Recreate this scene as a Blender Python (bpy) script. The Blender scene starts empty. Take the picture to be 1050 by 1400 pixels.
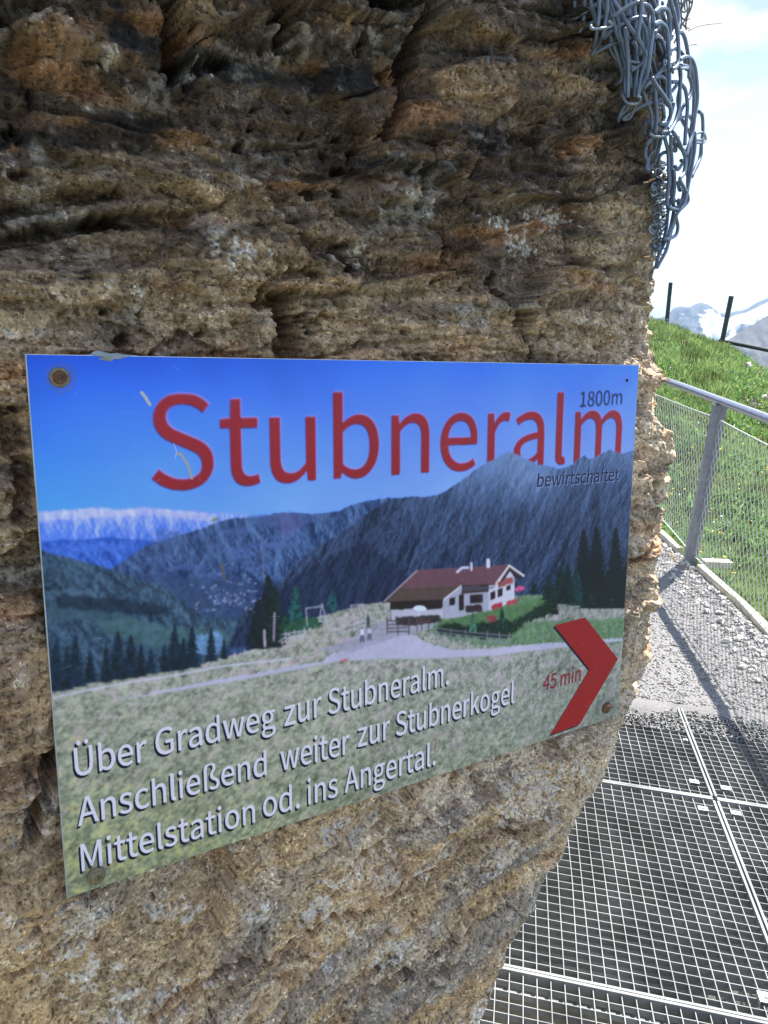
import bpy, math, random
import numpy as np

# ------------------------------------------------------------------ camera, sky, sun, exposure
sc = bpy.context.scene
COL = sc.collection
F, CX, CY = 1035.0, 525.0, 700.0                     # focal length and centre of the photograph (1050 x 1400)
R = np.array([[0.98275601, -0.08626205, 0.16355269],
              [0.18062315, 0.25855700, -0.94895920],
              [0.03957147, 0.96213676, 0.26967937]])  # camera -> world, origin at the eye, ground at z = -1.5
from mathutils import Matrix, Vector
cam_d = bpy.data.cameras.new('camera')
cam = bpy.data.objects.new('camera', cam_d)
COL.objects.link(cam)
cam_d.sensor_fit = 'VERTICAL'
cam_d.sensor_height = 36.0
cam_d.sensor_width = 27.0
cam_d.lens = F / 1400 * 36
cam_d.clip_start = 0.02
cam_d.clip_end = 30000
cam.matrix_world = Matrix(R.tolist()).to_4x4()
sc.camera = cam

SUN_EL = math.radians(57)
SUN_H = np.array([0.53, 0.85]); SUN_H = SUN_H / np.linalg.norm(SUN_H)
SUN = np.array([SUN_H[0] * math.cos(SUN_EL), SUN_H[1] * math.cos(SUN_EL), math.sin(SUN_EL)])
world = bpy.data.worlds.new('World')
sc.world = world
world.use_nodes = True
nt = world.node_tree
nt.nodes.clear()
N = nt.nodes.new
out = N('ShaderNodeOutputWorld'); bg = N('ShaderNodeBackground')
sky = N('ShaderNodeTexSky'); sky.sky_type = 'NISHITA'; sky.sun_disc = False
sky.sun_elevation = SUN_EL
sky.sun_rotation = math.atan2(SUN[0], SUN[1])
sky.altitude = 2000; sky.dust_density = 1.2
tc = N('ShaderNodeTexCoord'); mp = N('ShaderNodeMapping'); mp.inputs['Scale'].default_value = (1.0, 1.0, 3.2)
mp.inputs['Location'].default_value = (0.35, 0.1, 0.35)
nz = N('ShaderNodeTexNoise'); nz.inputs['Scale'].default_value = 2.1; nz.inputs['Detail'].default_value = 7
nz.inputs['Roughness'].default_value = 0.52; nz.inputs['Distortion'].default_value = 0.25
cr = N('ShaderNodeValToRGB'); cr.color_ramp.elements[0].position = 0.38; cr.color_ramp.elements[1].position = 0.66
mx = N('ShaderNodeMixRGB')
nz2 = N('ShaderNodeTexNoise'); nz2.inputs['Scale'].default_value = 6.5; nz2.inputs['Detail'].default_value = 8; nz2.inputs['Roughness'].default_value = 0.55
cr2 = N('ShaderNodeValToRGB'); cr2.color_ramp.elements[0].position = 0.42; cr2.color_ramp.elements[1].position = 0.60
cr2.color_ramp.elements[0].color = (0.19, 0.225, 0.28, 1); cr2.color_ramp.elements[1].color = (0.40, 0.405, 0.415, 1)
gn = N('ShaderNodeVectorMath'); gn.operation = 'SCALE'; gn.inputs['Scale'].default_value = 10.0
nt.links.new(mp.outputs['Vector'], nz2.inputs['Vector']); nt.links.new(nz2.outputs['Fac'], cr2.inputs['Fac'])
nt.links.new(cr2.outputs['Color'], gn.inputs[0]); nt.links.new(gn.outputs['Vector'], mx.inputs['Color2'])
nt.links.new(tc.outputs['Generated'], mp.inputs['Vector'])
nt.links.new(mp.outputs['Vector'], nz.inputs['Vector'])
nt.links.new(nz.outputs['Fac'], cr.inputs['Fac'])
nt.links.new(cr.outputs['Color'], mx.inputs['Fac'])
nt.links.new(sky.outputs['Color'], mx.inputs['Color1'])
nt.links.new(mx.outputs['Color'], bg.inputs['Color'])
nt.links.new(bg.outputs['Background'], out.inputs['Surface'])
bg.inputs['Strength'].default_value = 0.10

sun_d = bpy.data.lights.new('sun', 'SUN')
sun_d.energy = 4.0; sun_d.angle = math.radians(0.55); sun_d.color = (1.0, 0.95, 0.87)
sun = bpy.data.objects.new('sun', sun_d)
COL.objects.link(sun)
sun.rotation_euler = Vector((-SUN).tolist()).to_track_quat('-Z', 'Y').to_euler()
sc.view_settings.view_transform = 'Standard'
sc.view_settings.look = 'None'
sc.view_settings.gamma = 1.0
sc.view_settings.use_curve_mapping = False
sc.view_settings.exposure = 1.75

# ------------------------------------------------------------------ helpers
rng = np.random.default_rng(7)
random.seed(7)

def unit(v):
    return v / np.linalg.norm(v)

def ray(p):
    return R @ np.array([(p[0] - CX) / F, -(p[1] - CY) / F, -1.0])

def on_floor(x, y, z=-1.5):
    w = ray((x, y)); return w * (z / w[2])

def at_y(x, y, Y):
    w = ray((x, y)); return w * (Y / w[1])

# the rock face frame: O is the sign's top left corner, E1 along its top edge, E2 up, EN out of the face
E1 = unit(np.array([0.74148318, 0.67063918, -0.02111352]))
E2 = np.array([-0.05327819, 0.09190272, 0.99434165]); E2 = unit(E2 - E1 * (E1 @ E2))
EN = np.cross(E1, E2)
O = np.array([-0.37621405, 0.53271238, -0.05091033]) * (0.6 / 0.7)
SW, SH = 0.6, 0.3995

def face_ab(x, y, d=0.0):
    """the point of the face plane (offset d) that the photograph shows at pixel x, y, as face coordinates"""
    w = ray((x, y))
    t = ((O + EN * d) @ EN) / (w @ EN)
    q = w * t - O
    return float(q @ E1), float(q @ E2)

def face_pt(a, b, d=0.0):
    return O + E1 * a + E2 * b + EN * d

_perm = rng.permutation(256).astype(np.int32)
_perm = np.concatenate([_perm, _perm])
_g = rng.normal(size=(256, 3)).astype(np.float32)
_g /= np.linalg.norm(_g, axis=1)[:, None]

def pn(x, y, z, seed=0):
    x = np.asarray(x, np.float32) + np.float32(seed * 17.31); y = np.asarray(y, np.float32) + np.float32(seed * 5.7)
    z = np.asarray(z, np.float32) + np.float32(seed * 9.13)
    x, y, z = np.broadcast_arrays(x, y, z)
    xf, yf, zf = np.floor(x), np.floor(y), np.floor(z)
    xi, yi, zi = xf.astype(np.int32) & 255, yf.astype(np.int32) & 255, zf.astype(np.int32) & 255
    x = x - xf; y = y - yf; z = z - zf
    u = x * x * x * (x * (x * 6 - 15) + 10); v = y * y * y * (y * (y * 6 - 15) + 10); w = z * z * z * (z * (z * 6 - 15) + 10)
    res = 0
    for dx in (0, 1):
        wx = u if dx else 1 - u
        px_ = _perm[(xi + dx) & 255]
        for dy in (0, 1):
            wy = wx * (v if dy else 1 - v)
            py_ = _perm[(px_ + yi + dy) & 255]
            for dz in (0, 1):
                gi = _g[_perm[(py_ + zi + dz) & 255]]
                res = res + wy * (w if dz else 1 - w) * (gi[..., 0] * (x - dx) + gi[..., 1] * (y - dy) + gi[..., 2] * (z - dz))
    return res * 1.5

def fbm(x, y, z, oct=4, seed=0, gain=0.5, ridged=False):
    s = 0; a = 1.0; tot = 0; f = 1.0
    for i in range(oct):
        n = pn(x * f, y * f, z * f, seed + i * 3)
        if ridged: n = 1 - 2 * np.abs(n)
        s = s + a * n; tot += a; a *= gain; f *= 2.03
    return s / tot

def sstep(x, a, b):
    t = np.clip((x - a) / (b - a), 0, 1); return t * t * (3 - 2 * t)

def mesh_np(name, V, Fq, mat=None, parent=None, col=None, smooth=True, uv=None, kind=None):
    """one mesh object from a vertex array and an array of triangles or quads"""
    V = np.asarray(V, np.float32); Fq = np.asarray(Fq, np.int32)
    me = bpy.data.meshes.new(name)
    me.vertices.add(len(V)); me.vertices.foreach_set('co', V.ravel())
    k = Fq.shape[1]
    me.loops.add(Fq.size); me.loops.foreach_set('vertex_index', Fq.ravel())
    me.polygons.add(len(Fq))
    me.polygons.foreach_set('loop_start', np.arange(0, Fq.size, k, dtype=np.int32))
    me.polygons.foreach_set('loop_total', np.full(len(Fq), k, np.int32))
    me.polygons.foreach_set('use_smooth', np.full(len(Fq), smooth, bool))
    me.update(calc_edges=True)
    if col is not None:
        ca = me.color_attributes.new('Col', 'FLOAT_COLOR', 'POINT')
        c4 = np.ones((len(V), 4), np.float32); c4[:, :3] = col
        ca.data.foreach_set('color', c4.ravel())
    o = bpy.data.objects.new(name, me)
    COL.objects.link(o)
    if mat: me.materials.append(mat)
    if parent: o.parent = parent
    if kind: o['kind'] = kind
    return o

class MB:
    """collects small shapes for one mesh"""
    def __init__(s): s.v = []; s.f = []; s.n = 0
    def add(s, V, Fs):
        s.v.append(np.asarray(V, float)); s.f += [tuple(i + s.n for i in f) for f in Fs]; s.n += len(V)
    def box(s, c, ax, ay, az, h):
        """box centred at c with half sizes h along the three axes"""
        c = np.asarray(c, float); V = []
        for i in (-1, 1):
            for j in (-1, 1):
                for k in (-1, 1):
                    V.append(c + ax * i * h[0] + ay * j * h[1] + az * k * h[2])
        s.add(V, [(0, 1, 3, 2), (4, 6, 7, 5), (0, 4, 5, 1), (2, 3, 7, 6), (0, 2, 6, 4), (1, 5, 7, 3)])
    def beam(s, p, q, w, h, up=np.array([0, 0, 1.0])):
        p = np.asarray(p, float); q = np.asarray(q, float)
        d = unit(q - p); sd = unit(np.cross(d, up)); u = np.cross(sd, d)
        s.box((p + q) / 2, d, sd, u, (np.linalg.norm(q - p) / 2, w / 2, h / 2))
    def tube(s, P, r, k=6, cap=True):
        V, Fs = tube(P, r, k, cap); s.add(V, Fs)
    def build(s, name, mat, parent=None, smooth=False, bevel=0, kind=None):
        me = bpy.data.meshes.new(name)
        me.from_pydata(np.concatenate(s.v).tolist(), [], s.f)
        me.update()
        o = bpy.data.objects.new(name, me); COL.objects.link(o)
        me.materials.append(mat)
        if parent: o.parent = parent
        if smooth:
            me.polygons.foreach_set('use_smooth', np.ones(len(me.polygons), bool))
        if bevel:
            m = o.modifiers.new('bevel', 'BEVEL'); m.width = bevel; m.segments = 2; m.limit_method = 'ANGLE'
        if kind: o['kind'] = kind
        return o

def tube(P, r, k=6, cap=True):
    P = np.asarray(P, float); n = len(P)
    T = np.gradient(P, axis=0); T /= np.linalg.norm(T, axis=1)[:, None] + 1e-12
    a = np.array([0.3, 0.2, 0.93]) if abs(T[0] @ np.array([0.3, 0.2, 0.93])) < 0.95 else np.array([1.0, 0, 0])
    nrm = unit(np.cross(T[0], a)); V = []
    rr = np.broadcast_to(r, (n,))
    for i in range(n):
        nrm = unit(nrm - T[i] * (nrm @ T[i])); bi = np.cross(T[i], nrm)
        for j in range(k):
            an = 2 * math.pi * j / k
            V.append(P[i] + rr[i] * (nrm * math.cos(an) + bi * math.sin(an)))
    Fs = [(i * k + j, i * k + (j + 1) % k, (i + 1) * k + (j + 1) % k, (i + 1) * k + j) for i in range(n - 1) for j in range(k)]
    if cap: Fs += [tuple(range(k - 1, -1, -1)), tuple((n - 1) * k + j for j in range(k))]
    return V, Fs

def spline(P, m=6):
    """Catmull-Rom through the points"""
    P = np.asarray(P, float); Q = np.vstack([2 * P[0] - P[1], P, 2 * P[-1] - P[-2]]); outp = []
    for i in range(1, len(Q) - 2):
        for t in np.linspace(0, 1, m, endpoint=False):
            a, b, c, d = Q[i - 1], Q[i], Q[i + 1], Q[i + 2]
            outp.append(0.5 * (2 * b + (c - a) * t + (2 * a - 5 * b + 4 * c - d) * t * t + (3 * b - a - 3 * c + d) * t ** 3))
    outp.append(P[-1]); return np.array(outp)

def empty(name, loc, label=None, cat=None, group=None, kind=None):
    o = bpy.data.objects.new(name, None); COL.objects.link(o); o.empty_display_size = 0.1
    return tag(o, label, cat, group, kind)

def tag(o, label=None, cat=None, group=None, kind=None):
    if label: o['label'] = label
    if cat: o['category'] = cat
    if group: o['group'] = group
    if kind: o['kind'] = kind
    return o

def mat(name, color=(0.5, 0.5, 0.5), rough=0.6, metal=0.0, var=0.0, scale=20, bump=0.0, bscale=60, attr=False, spec=0.5, detail=6, bdist=0.01):
    """principled material with a noise-driven colour and roughness variation and bump"""
    m = bpy.data.materials.new(name); m.use_nodes = True
    t = m.node_tree; b = t.nodes['Principled BSDF']
    b.inputs['Roughness'].default_value = rough; b.inputs['Metallic'].default_value = metal
    b.inputs['Specular IOR Level'].default_value = spec
    tcn = t.nodes.new('ShaderNodeTexCoord')
    nz = t.nodes.new('ShaderNodeTexNoise'); nz.inputs['Scale'].default_value = scale; nz.inputs['Detail'].default_value = detail
    t.links.new(tcn.outputs['Object'], nz.inputs['Vector'])
    mr = t.nodes.new('ShaderNodeMapRange')
    mr.inputs['From Min'].default_value = 0.3; mr.inputs['From Max'].default_value = 0.7
    mr.inputs['To Min'].default_value = 1 - var; mr.inputs['To Max'].default_value = 1 + var
    t.links.new(nz.outputs['Fac'], mr.inputs['Value'])
    mul = t.nodes.new('ShaderNodeVectorMath'); mul.operation = 'SCALE'
    if attr:
        at = t.nodes.new('ShaderNodeAttribute'); at.attribute_name = 'Col'; t.links.new(at.outputs['Color'], mul.inputs[0])
    else:
        mul.inputs[0].default_value = color
    t.links.new(mr.outputs['Result'], mul.inputs['Scale'])
    t.links.new(mul.outputs['Vector'], b.inputs['Base Color'])
    if bump:
        n2 = t.nodes.new('ShaderNodeTexNoise'); n2.inputs['Scale'].default_value = bscale; n2.inputs['Detail'].default_value = detail
        t.links.new(tcn.outputs['Object'], n2.inputs['Vector'])
        bp = t.nodes.new('ShaderNodeBump'); bp.inputs['Strength'].default_value = bump; bp.inputs['Distance'].default_value = bdist
        t.links.new(n2.outputs['Fac'], bp.inputs['Height']); t.links.new(bp.outputs['Normal'], b.inputs['Normal'])
    return m

PRINT_GAIN = 1.45
HAZE = 0.0001

# ------------------------------------------------------------------ the rock
# right-hand outline of the rock, read off the photograph and laid onto the face plane
SIL = [(893, -260), (893, -60), (893, 60), (890, 150), (892, 275), (896, 350), (905, 398), (911, 425), (909, 460), (917, 500), (925, 522),
       (919, 545), (916, 600), (918, 650), (917, 675), (905, 694), (907, 713), (900, 728), (904, 750), (909, 781),
       (904, 806), (899, 830), (899, 893), (882, 915), (868, 934), (867, 956), (852, 980), (837, 1009), (834, 1037),
       (822, 1067), (799, 1122), (792, 1167), (783, 1191), (765, 1228), (744, 1266), (727, 1297), (719, 1330),
       (704, 1350), (708, 1369), (699, 1395), (670, 1480), (640, 1600), (620, 1800)]
sil = np.array([face_ab(x + float(np.interp(y, [-100, 40, 100, 200, 380, 470, 540, 900, 980], [-62, -46, -24, 5, 12, 6, 2, 2, 0])), y, -0.02) for x, y in SIL])
sil = sil[np.argsort(-sil[:, 1])]
def sil_a(b):
    return np.interp(-b, -sil[:, 1], sil[:, 0])
def sil_smooth(b, w=0.05):
    return sum(sil_a(b + o) for o in np.linspace(-w, w, 9)) / 9

bt, bb = 0.40, -0.80
rows = np.concatenate([np.linspace(1.9, bt, 60, endpoint=False), np.arange(bt, bb, -0.00125), np.linspace(bb, -2.2, 90)])
RC = 0.055                                             # radius of the corner
s_cols = np.concatenate([np.linspace(-2.2, -0.74, 90, endpoint=False), np.arange(-0.74, 0, 0.00125)])
arc = math.radians(118)
s_arc = np.arange(0, RC * arc, 0.0014)
s_back = RC * arc + np.concatenate([np.arange(0, 0.03, 0.002), 0.03 + np.geomspace(0.004, 2.4, 60)])
s_all = np.concatenate([s_cols, s_arc, s_back])
Bg, Sg = np.meshgrid(rows, s_all, indexing='ij')
A0 = (sil_smooth(Bg) * 0.35 + sil_a(Bg) * 0.65) - 0.035
th = np.clip(Sg, 0, RC * arc) / RC
ext = np.clip(Sg - RC * arc, 0, None)
dev = np.zeros_like(Bg)
pa = A0 + np.minimum(Sg, 0) + RC * np.sin(th) + ext * math.cos(arc)
pd = -RC * (1 - np.cos(th)) - ext * math.sin(arc)
na, nd = np.sin(th), np.cos(th)
# overall lie of the face: leans out above the sign, sinks away a little below it and to the far left
lean = -0.02 + 0.16 * np.clip(Bg - 0.06, 0, 0.7) ** 1.15 - 0.05 * sstep(-Bg, 0.42, 0.9) - 0.25 * np.clip(-pa - 0.15, 0, 3) ** 1.3 * 0.3
pd = pd + lean
X_, Y_, Z_ = pa, Bg, pd                                # face coordinates for the noise
fx, fy, fz = X_.astype(np.float32), Y_.astype(np.float32), Z_.astype(np.float32)
dense = (Bg < bt + 0.1) & (Bg > bb - 0.1) & (Sg > -0.8)

wx = 0.020 * fbm(fx * 6, fy * 6, fz * 6, 3, 1); wy = 0.010 * fbm(fx * 6, fy * 6, fz * 6, 3, 2)
dip = 0.04 + 0.42 * sstep(-fy, 0.38, 0.62)
ax, ay = fx + wx, fy + wy
T_ = ay - dip * (ax - 0.3) + 0.015 * np.sin(ax * 5.5 + 0.7) * sstep(fy, -0.1, 0.25)
low = sstep(-fy, 0.25, 0.5)                            # 0 on the laminated upper rock, 1 on the massive lower rock
right = sstep(fx, 0.38, 0.62)

# rough grain
n1 = fbm(fx * 26, fy * 30, fz * 26, 3, 10)
n2 = fbm(fx * 75, fy * 85, fz * 75, 2, 14, ridged=True)
n3 = pn(fx * 210, fy * 230, fz * 210, 18)
n4 = pn(fx * 420, fy * 460, fz * 420, 19)
D = 0.024 * fbm(fx * 3.1, fy * 3.1, fz * 3.1, 2, 3) + 0.011 * fbm(fx * 9, fy * 11, fz * 9, 2, 4)

def voro(x, y, seed):
    xi, yi = np.floor(x), np.floor(y)
    f1 = np.full(x.shape, 9., np.float32); f2 = f1.copy(); idv = np.zeros(x.shape, np.float32); tlt = idv.copy()
    for dx in (-1, 0, 1):
        for dy in (-1, 0, 1):
            cx_, cy_ = xi + dx, yi + dy
            h = np.sin(cx_ * 127.1 + cy_ * 311.7 + seed * 74.7) * 43758.545; h1 = h - np.floor(h)
            g = np.sin(cx_ * 269.5 + cy_ * 183.3 + seed * 12.3) * 24634.63; h2 = g - np.floor(g)
            d = (x - cx_ - h1) ** 2 + (y - cy_ - h2) ** 2
            nw = d < f1
            f2 = np.where(nw, f1, np.minimum(f2, d)); idv = np.where(nw, (h1 * 7.3 + h2 * 3.1) % 1, idv); tlt = np.where(nw, ((h1 * 13.7) % 1 - .5) * (x - cx_ - h1) + ((h2 * 11.3) % 1 - .5) * (y - cy_ - h2), tlt); f1 = np.where(nw, d, f1)
    return np.sqrt(f1), np.sqrt(f2), idv, tlt

def _v(x, y, s): return voro(x.astype(np.float64), y.astype(np.float64), s)
cx3 = ax - 0.8 * fz
f1, f2, idv, tl1 = _v(cx3 * 7 + 50 * wx + .10 * n1, T_ * 13 + .10 * n1 + 14 * wy, 1)
edge = f2 - f1
blk = (idv - 0.5) * 0.026 * (1 - 0.55 * low)
crk = sstep(pn(fx * 7, fy * 7, fz * 7, 27), -.05, .3)
D = D + blk * sstep(edge, 0.0, 0.05) - 0.010 * (1 - sstep(edge, 0.0, 0.04)) * crk * (1 - 0.75 * low)
f1, f2, idb, tl2 = _v(cx3 * 20 + 7 + .25 * n1, T_ * 62 + .3 * n1, 5)
edge2 = f2 - f1
D = D + ((idb - 0.5) * 0.0065 * sstep(edge2, 0, 0.12)) * (1 - 0.4 * low) + (.016 * tl2 + .040 * tl1 * (1 - .3 * low)) * (1 - .6 * sstep(Sg, -0.05, 0.0))
# lamination: many thin ledges that follow the bedding
lamn = pn(cx3 * 7, T_ * 130, fz * 4, 7) + 0.6 * pn(cx3 * 16, T_ * 300, fz * 8, 8)
patch = sstep(pn(fx * 5, fy * 7, fz * 5, 9), -0.35, 0.2)
def terrace(t, k): f = np.floor(t); r = t - f; return f + sstep(r, .5 - k, .5 + k)
ter = terrace(T_ * 55 + 1.6 * pn(cx3 * 8, T_ * 20, fz * 4, 11) + .5 * n1, .09) - (T_ * 55)
lamz = sstep(pn(cx3 * 4.5, T_ * 8, fz * 4, 29) + .5 * (.5 - idv), -.15, .25)
lamz = lamz * (1 - .6 * sstep(Sg, -0.05, 0.0))
D = D + 0.0036 * lamz * ter * (1 - .8 * low) * (1 - .4 * right)
ter2 = terrace(T_ * 150 + 2.4 * pn(cx3 * 12, T_ * 30, fz * 4, 12) + .9 * n1, .12) - T_ * 150
D = D + 0.0018 * lamz * ter2 * (1 - .75 * low) * (1 - .6 * right)
D = D + 0.0022 * lamz * lamn * (1 - 0.75 * low) * (1 - 0.5 * right) * patch
arcz = sstep(Sg, -0.05, 0.0)
grainm = (0.6 + 0.9 * right + 0.1 * low) * (1 - .7 * arcz)
D = D + 0.0042 * n1 + 0.0018 * n2 * grainm + 0.0011 * n3 * grainm + 0.0006 * n4 * grainm + .0022 * (np.abs(pn(fx * 60, fy * 95, fz * 60, 28)) * 2 - .5)
# thin open joints along the bedding, and a few steep ones across it
jt = T_ * 17 + .45 * pn(cx3 * 5, T_ * 3, fz * 3, 61) + .10 * n1; jt = np.abs(jt - np.round(jt))
D = D - .0055 * (1 - sstep(jt, .012, .035)) * sstep(pn(cx3 * 6, T_ * 12, fz * 4, 62), .0, .2) * (1 - .6 * low)
jv = (cx3 + .25 * T_) * 9 + .35 * pn(cx3 * 3, T_ * 9, fz * 3, 63) + .08 * n1; jv = np.abs(jv - np.round(jv))
D = D - .0050 * (1 - sstep(jv, .008, .022)) * sstep(pn(cx3 * 5, T_ * 7, fz * 4, 64), .12, .25)
# scalloped knobs on the lower rock
f1, f2, idc, tl3 = _v(cx3 * 62 + .3 * n1, T_ * 95 + .3 * n1, 9)
D = D + .0075 * tl3 * (1 - .3 * low) * (1 - .5 * arcz)
f1, f2, idc, tl4 = _v(ax * 55 + 0.02, ay * 62, 9)
D = D + 0.0016 * (0.6 - f1) * low
# pits, in the vuggy zones
pitz = np.clip(sstep(pn(fx * 6, fy * 8, fz * 6, 21), 0.0, 0.4) * (1 - low) + 0.25 * right, 0, 1)
pit = sstep(pn(fx * 48, fy * 55, fz * 48, 22), 0.30, 0.52)
pit2 = sstep(pn(fx * 110, fy * 120, fz * 110, 23), 0.34, 0.52)
D = D - ((0.012 * pit + 0.0042 * pit2) * pitz + 0.0022 * pit2 * (0.35 + 0.3 * right)) * (1 - .8 * arcz)
# vertical fissures near the right corner
vf = sstep(pn((fx - 0.7 * fz) * 34, fy * 7, 0 * fy, 24), 0.28, 0.5) * sstep(fx - 0.6 * fz, 0.55, 0.62)
D = D - 0.004 * vf
chunk = fbm(fx * 14, fy * 15, fz * 14, 2, 26)
D = D + 0.007 * chunk * sstep(Sg, -0.06, 0.01)

def seg_dist(x, y, P):
    d = np.full(x.shape, 9., np.float32); 
    for (x0, y0), (x1, y1) in zip(P[:-1], P[1:]):
        vx, vy = x1 - x0, y1 - y0; L = vx * vx + vy * vy + 1e-12
        t = np.clip(((x - x0) * vx + (y - y0) * vy) / L, 0, 1)
        d = np.minimum(d, np.hypot(x - x0 - t * vx, y - y0 - t * vy))
    return d
jx = fx + 0.010 * n1 + 0.004 * n2 + .003 * n3; jy = fy + 0.008 * n1 + 0.003 * n2 + .003 * n3
# cracks and hollows of the photograph: path in pixels, half width and depth in metres
CRACKS = [([(565, -30), (560, 30), (550, 70), (545, 95)], .009, .050), ([(548, 95), (540, 130), (528, 170), (520, 190)], .006, .03),
          ([(478, 35), (482, 60), (478, 78)], .004, .02), ([(372, 372), (366, 400), (364, 415)], .0045, .03),
          ([(395, 410), (405, 440), (400, 482)], .014, .045), ([(370, 380), (400, 372), (440, 378)], .004, .014),
          ([(684, 380), (690, 405), (702, 428), (712, 440)], .006, .035), ([(612, 318), (614, 352)], .004, .022),
          ([(700, 440), (718, 470), (722, 492)], .004, .018), ([(0, 322), (70, 310), (125, 302), (180, 300)], .006, .026),
          ([(0, 282), (60, 270), (110, 262), (170, 258)], .005, .020), ([(120, 300), (200, 292), (260, 296)], .006, .018),
          ([(210, 22), (228, 60), (236, 95), (250, 100)], .012, .045), ([(236, 98), (262, 97), (300, 88)], .006, .02),
          ([(375, 25), (380, 55), (378, 70)], .006, .026), ([(0, 1052), (30, 1040), (72, 1030), (84, 1026)], .010, .020),
          ([(76, 1046), (56, 1090), (50, 1145)], .006, .028), ([(225, 1400), (285, 1362), (345, 1322), (395, 1300), (440, 1278), (468, 1262)], .0050, .018),
          ([(440, 1275), (520, 1250), (575, 1215), (590, 1200)], .0035, .010), ([(590, 1205), (620, 1190), (650, 1160), (700, 1135), (740, 1118)], .0035, .010),
          ([(0, 1340), (90, 1310), (150, 1290)], .003, .006), ([(620, 1300), (640, 1280), (622, 1340), (600, 1370)], .006, .010),
          ([(470, 1420), (560, 1345), (640, 1290), (700, 1262)], .004, .008), ([(735, 0), (738, 60), (735, 130), (730, 180)], .002, .006),
          ([(868, 800), (880, 790), (900, 782)], .004, .012), ([(872, 760), (890, 735), (900, 722)], .005, .018),
          ([(886, 660), (900, 690), (915, 688)], .004, .012), ([(578, 200), (580, 240), (578, 280)], .003, .014),
          ([(0, 20), (20, 28), (40, 18)], .010, .03), ([(490, 20), (520, 30), (545, 20)], .005, .014),
          ([(856, 120), (868, 150), (860, 190)], .004, .014), ([(20, 560), (30, 620), (40, 700)], .007, .016)]
HOLES = [(470, 184, 8, 6), (452, 207, 6, 9), (477, 232, 13, 11), (496, 205, 6, 12), (492, 178, 5, 5), (507, 187, 4, 8), (433, 262, 13, 12),
         (462, 262, 11, 7), (415, 205, 5, 5), (350, 152, 7, 4), (392, 150, 8, 6), (346, 172, 6, 5), (338, 195, 9, 8), (424, 260, 7, 8),
         (148, 423, 11, 5), (200, 425, 9, 4), (176, 463, 12, 8), (288, 449, 8, 5), (216, 480, 6, 4), (468, 338, 12, 12), (478, 370, 9, 9),
         (492, 348, 6, 6), (600, 385, 8, 7), (640, 395, 6, 5), (560, 450, 5, 5), (630, 240, 6, 5), (655, 285, 4, 7), (35, 228, 14, 9),
         (20, 165, 9, 6), (505, 28, 12, 8), (445, 430, 10, 8), (520, 110, 6, 14), (500, 15, 16, 10), (366, 255, 8, 5), (422, 180, 4, 5)]
for P, w, dep in CRACKS:
    Q = [face_ab(x, y, -0.02) for x, y in P]
    q = np.array(Q); 
    m = (fx > q[:, 0].min() - .06) & (fx < q[:, 0].max() + .06) & (fy > q[:, 1].min() - .06) & (fy < q[:, 1].max() + .06) & (Sg < RC * arc)
    if not m.any(): continue
    d = seg_dist(jx[m], jy[m], Q)
    D[m] -= 1.3 * dep * (1 - sstep(d, w * 0.5, w * 1.15))
for x, y, rx, ry in HOLES:
    a, b = face_ab(x, y, -0.02); a1, _ = face_ab(x + rx, y, -0.02); _, b1 = face_ab(x, y + ry, -0.02)
    ra, rb = abs(a1 - a) * 1.0, abs(b1 - b) * 1.0
    m = (np.abs(fx - a) < ra * 2.5) & (np.abs(fy - b) < rb * 2.5) & (Sg < RC)
    d = np.hypot((jx[m] - a) / ra, (jy[m] - b) / rb)
    D[m] -= (0.018 + 0.3 * min(ra, rb)) * (1 - sstep(d, 0.35, 1.15))
BULGE = [(590, 345, 60, 45, .010), (660, 440, 70, 45, .010), (700, 400, 60, 40, .006), (80, 75, 85, 45, .014), (430, 40, 60, 40, .012),
         (620, 40, 75, 40, .008), (100, 380, 130, 50, .012), (330, 345, 60, 45, .008), (905, 520, 14, 14, .005), (905, 668, 14, 18, .006),
         (30, 900, 60, 110, .014), (60, 1250, 90, 60, .008), (250, 1300, 120, 60, .006), (893, 770, 14, 20, .006), (880, 910, 22, 30, .008),
         (760, 1090, 50, 70, .006), (640, 240, 70, 30, .006), (470, 320, 60, 30, .005)]
for x, y, rx, ry, hgt in BULGE:
    a, b = face_ab(x, y, -0.02); a1, _ = face_ab(x + rx, y, -0.02); _, b1 = face_ab(x, y + ry, -0.02)
    d = np.hypot((jx - a) / abs(a1 - a), (jy - b) / abs(b1 - b))
    D += hgt * (1 - sstep(d, 0.6, 1.1))
# nothing of the rock may come through the sign
ins = np.minimum.reduce([fx + 0.012, SW + 0.012 - fx, 0.012 - fy, fy + SH + 0.012])
lim = np.where(ins > 0, -0.004 - lean, 0.02 - lean)
lim = -0.004 - lean + 1.2 * np.clip(-ins, 0, 1)
D = np.where(Sg < 0.0, np.minimum(D, lim), D)

PA = pa + na * D; PD = pd + nd * D
V = O + PA[..., None] * E1 + Bg[..., None] * E2 + PD[..., None] * EN
nr, nc = Bg.shape
idx = np.arange(nr * nc, dtype=np.int32).reshape(nr, nc)
Q = np.stack([idx[:-1, :-1], idx[1:, :-1], idx[1:, 1:], idx[:-1, 1:]], -1).reshape(-1, 4)

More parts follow.
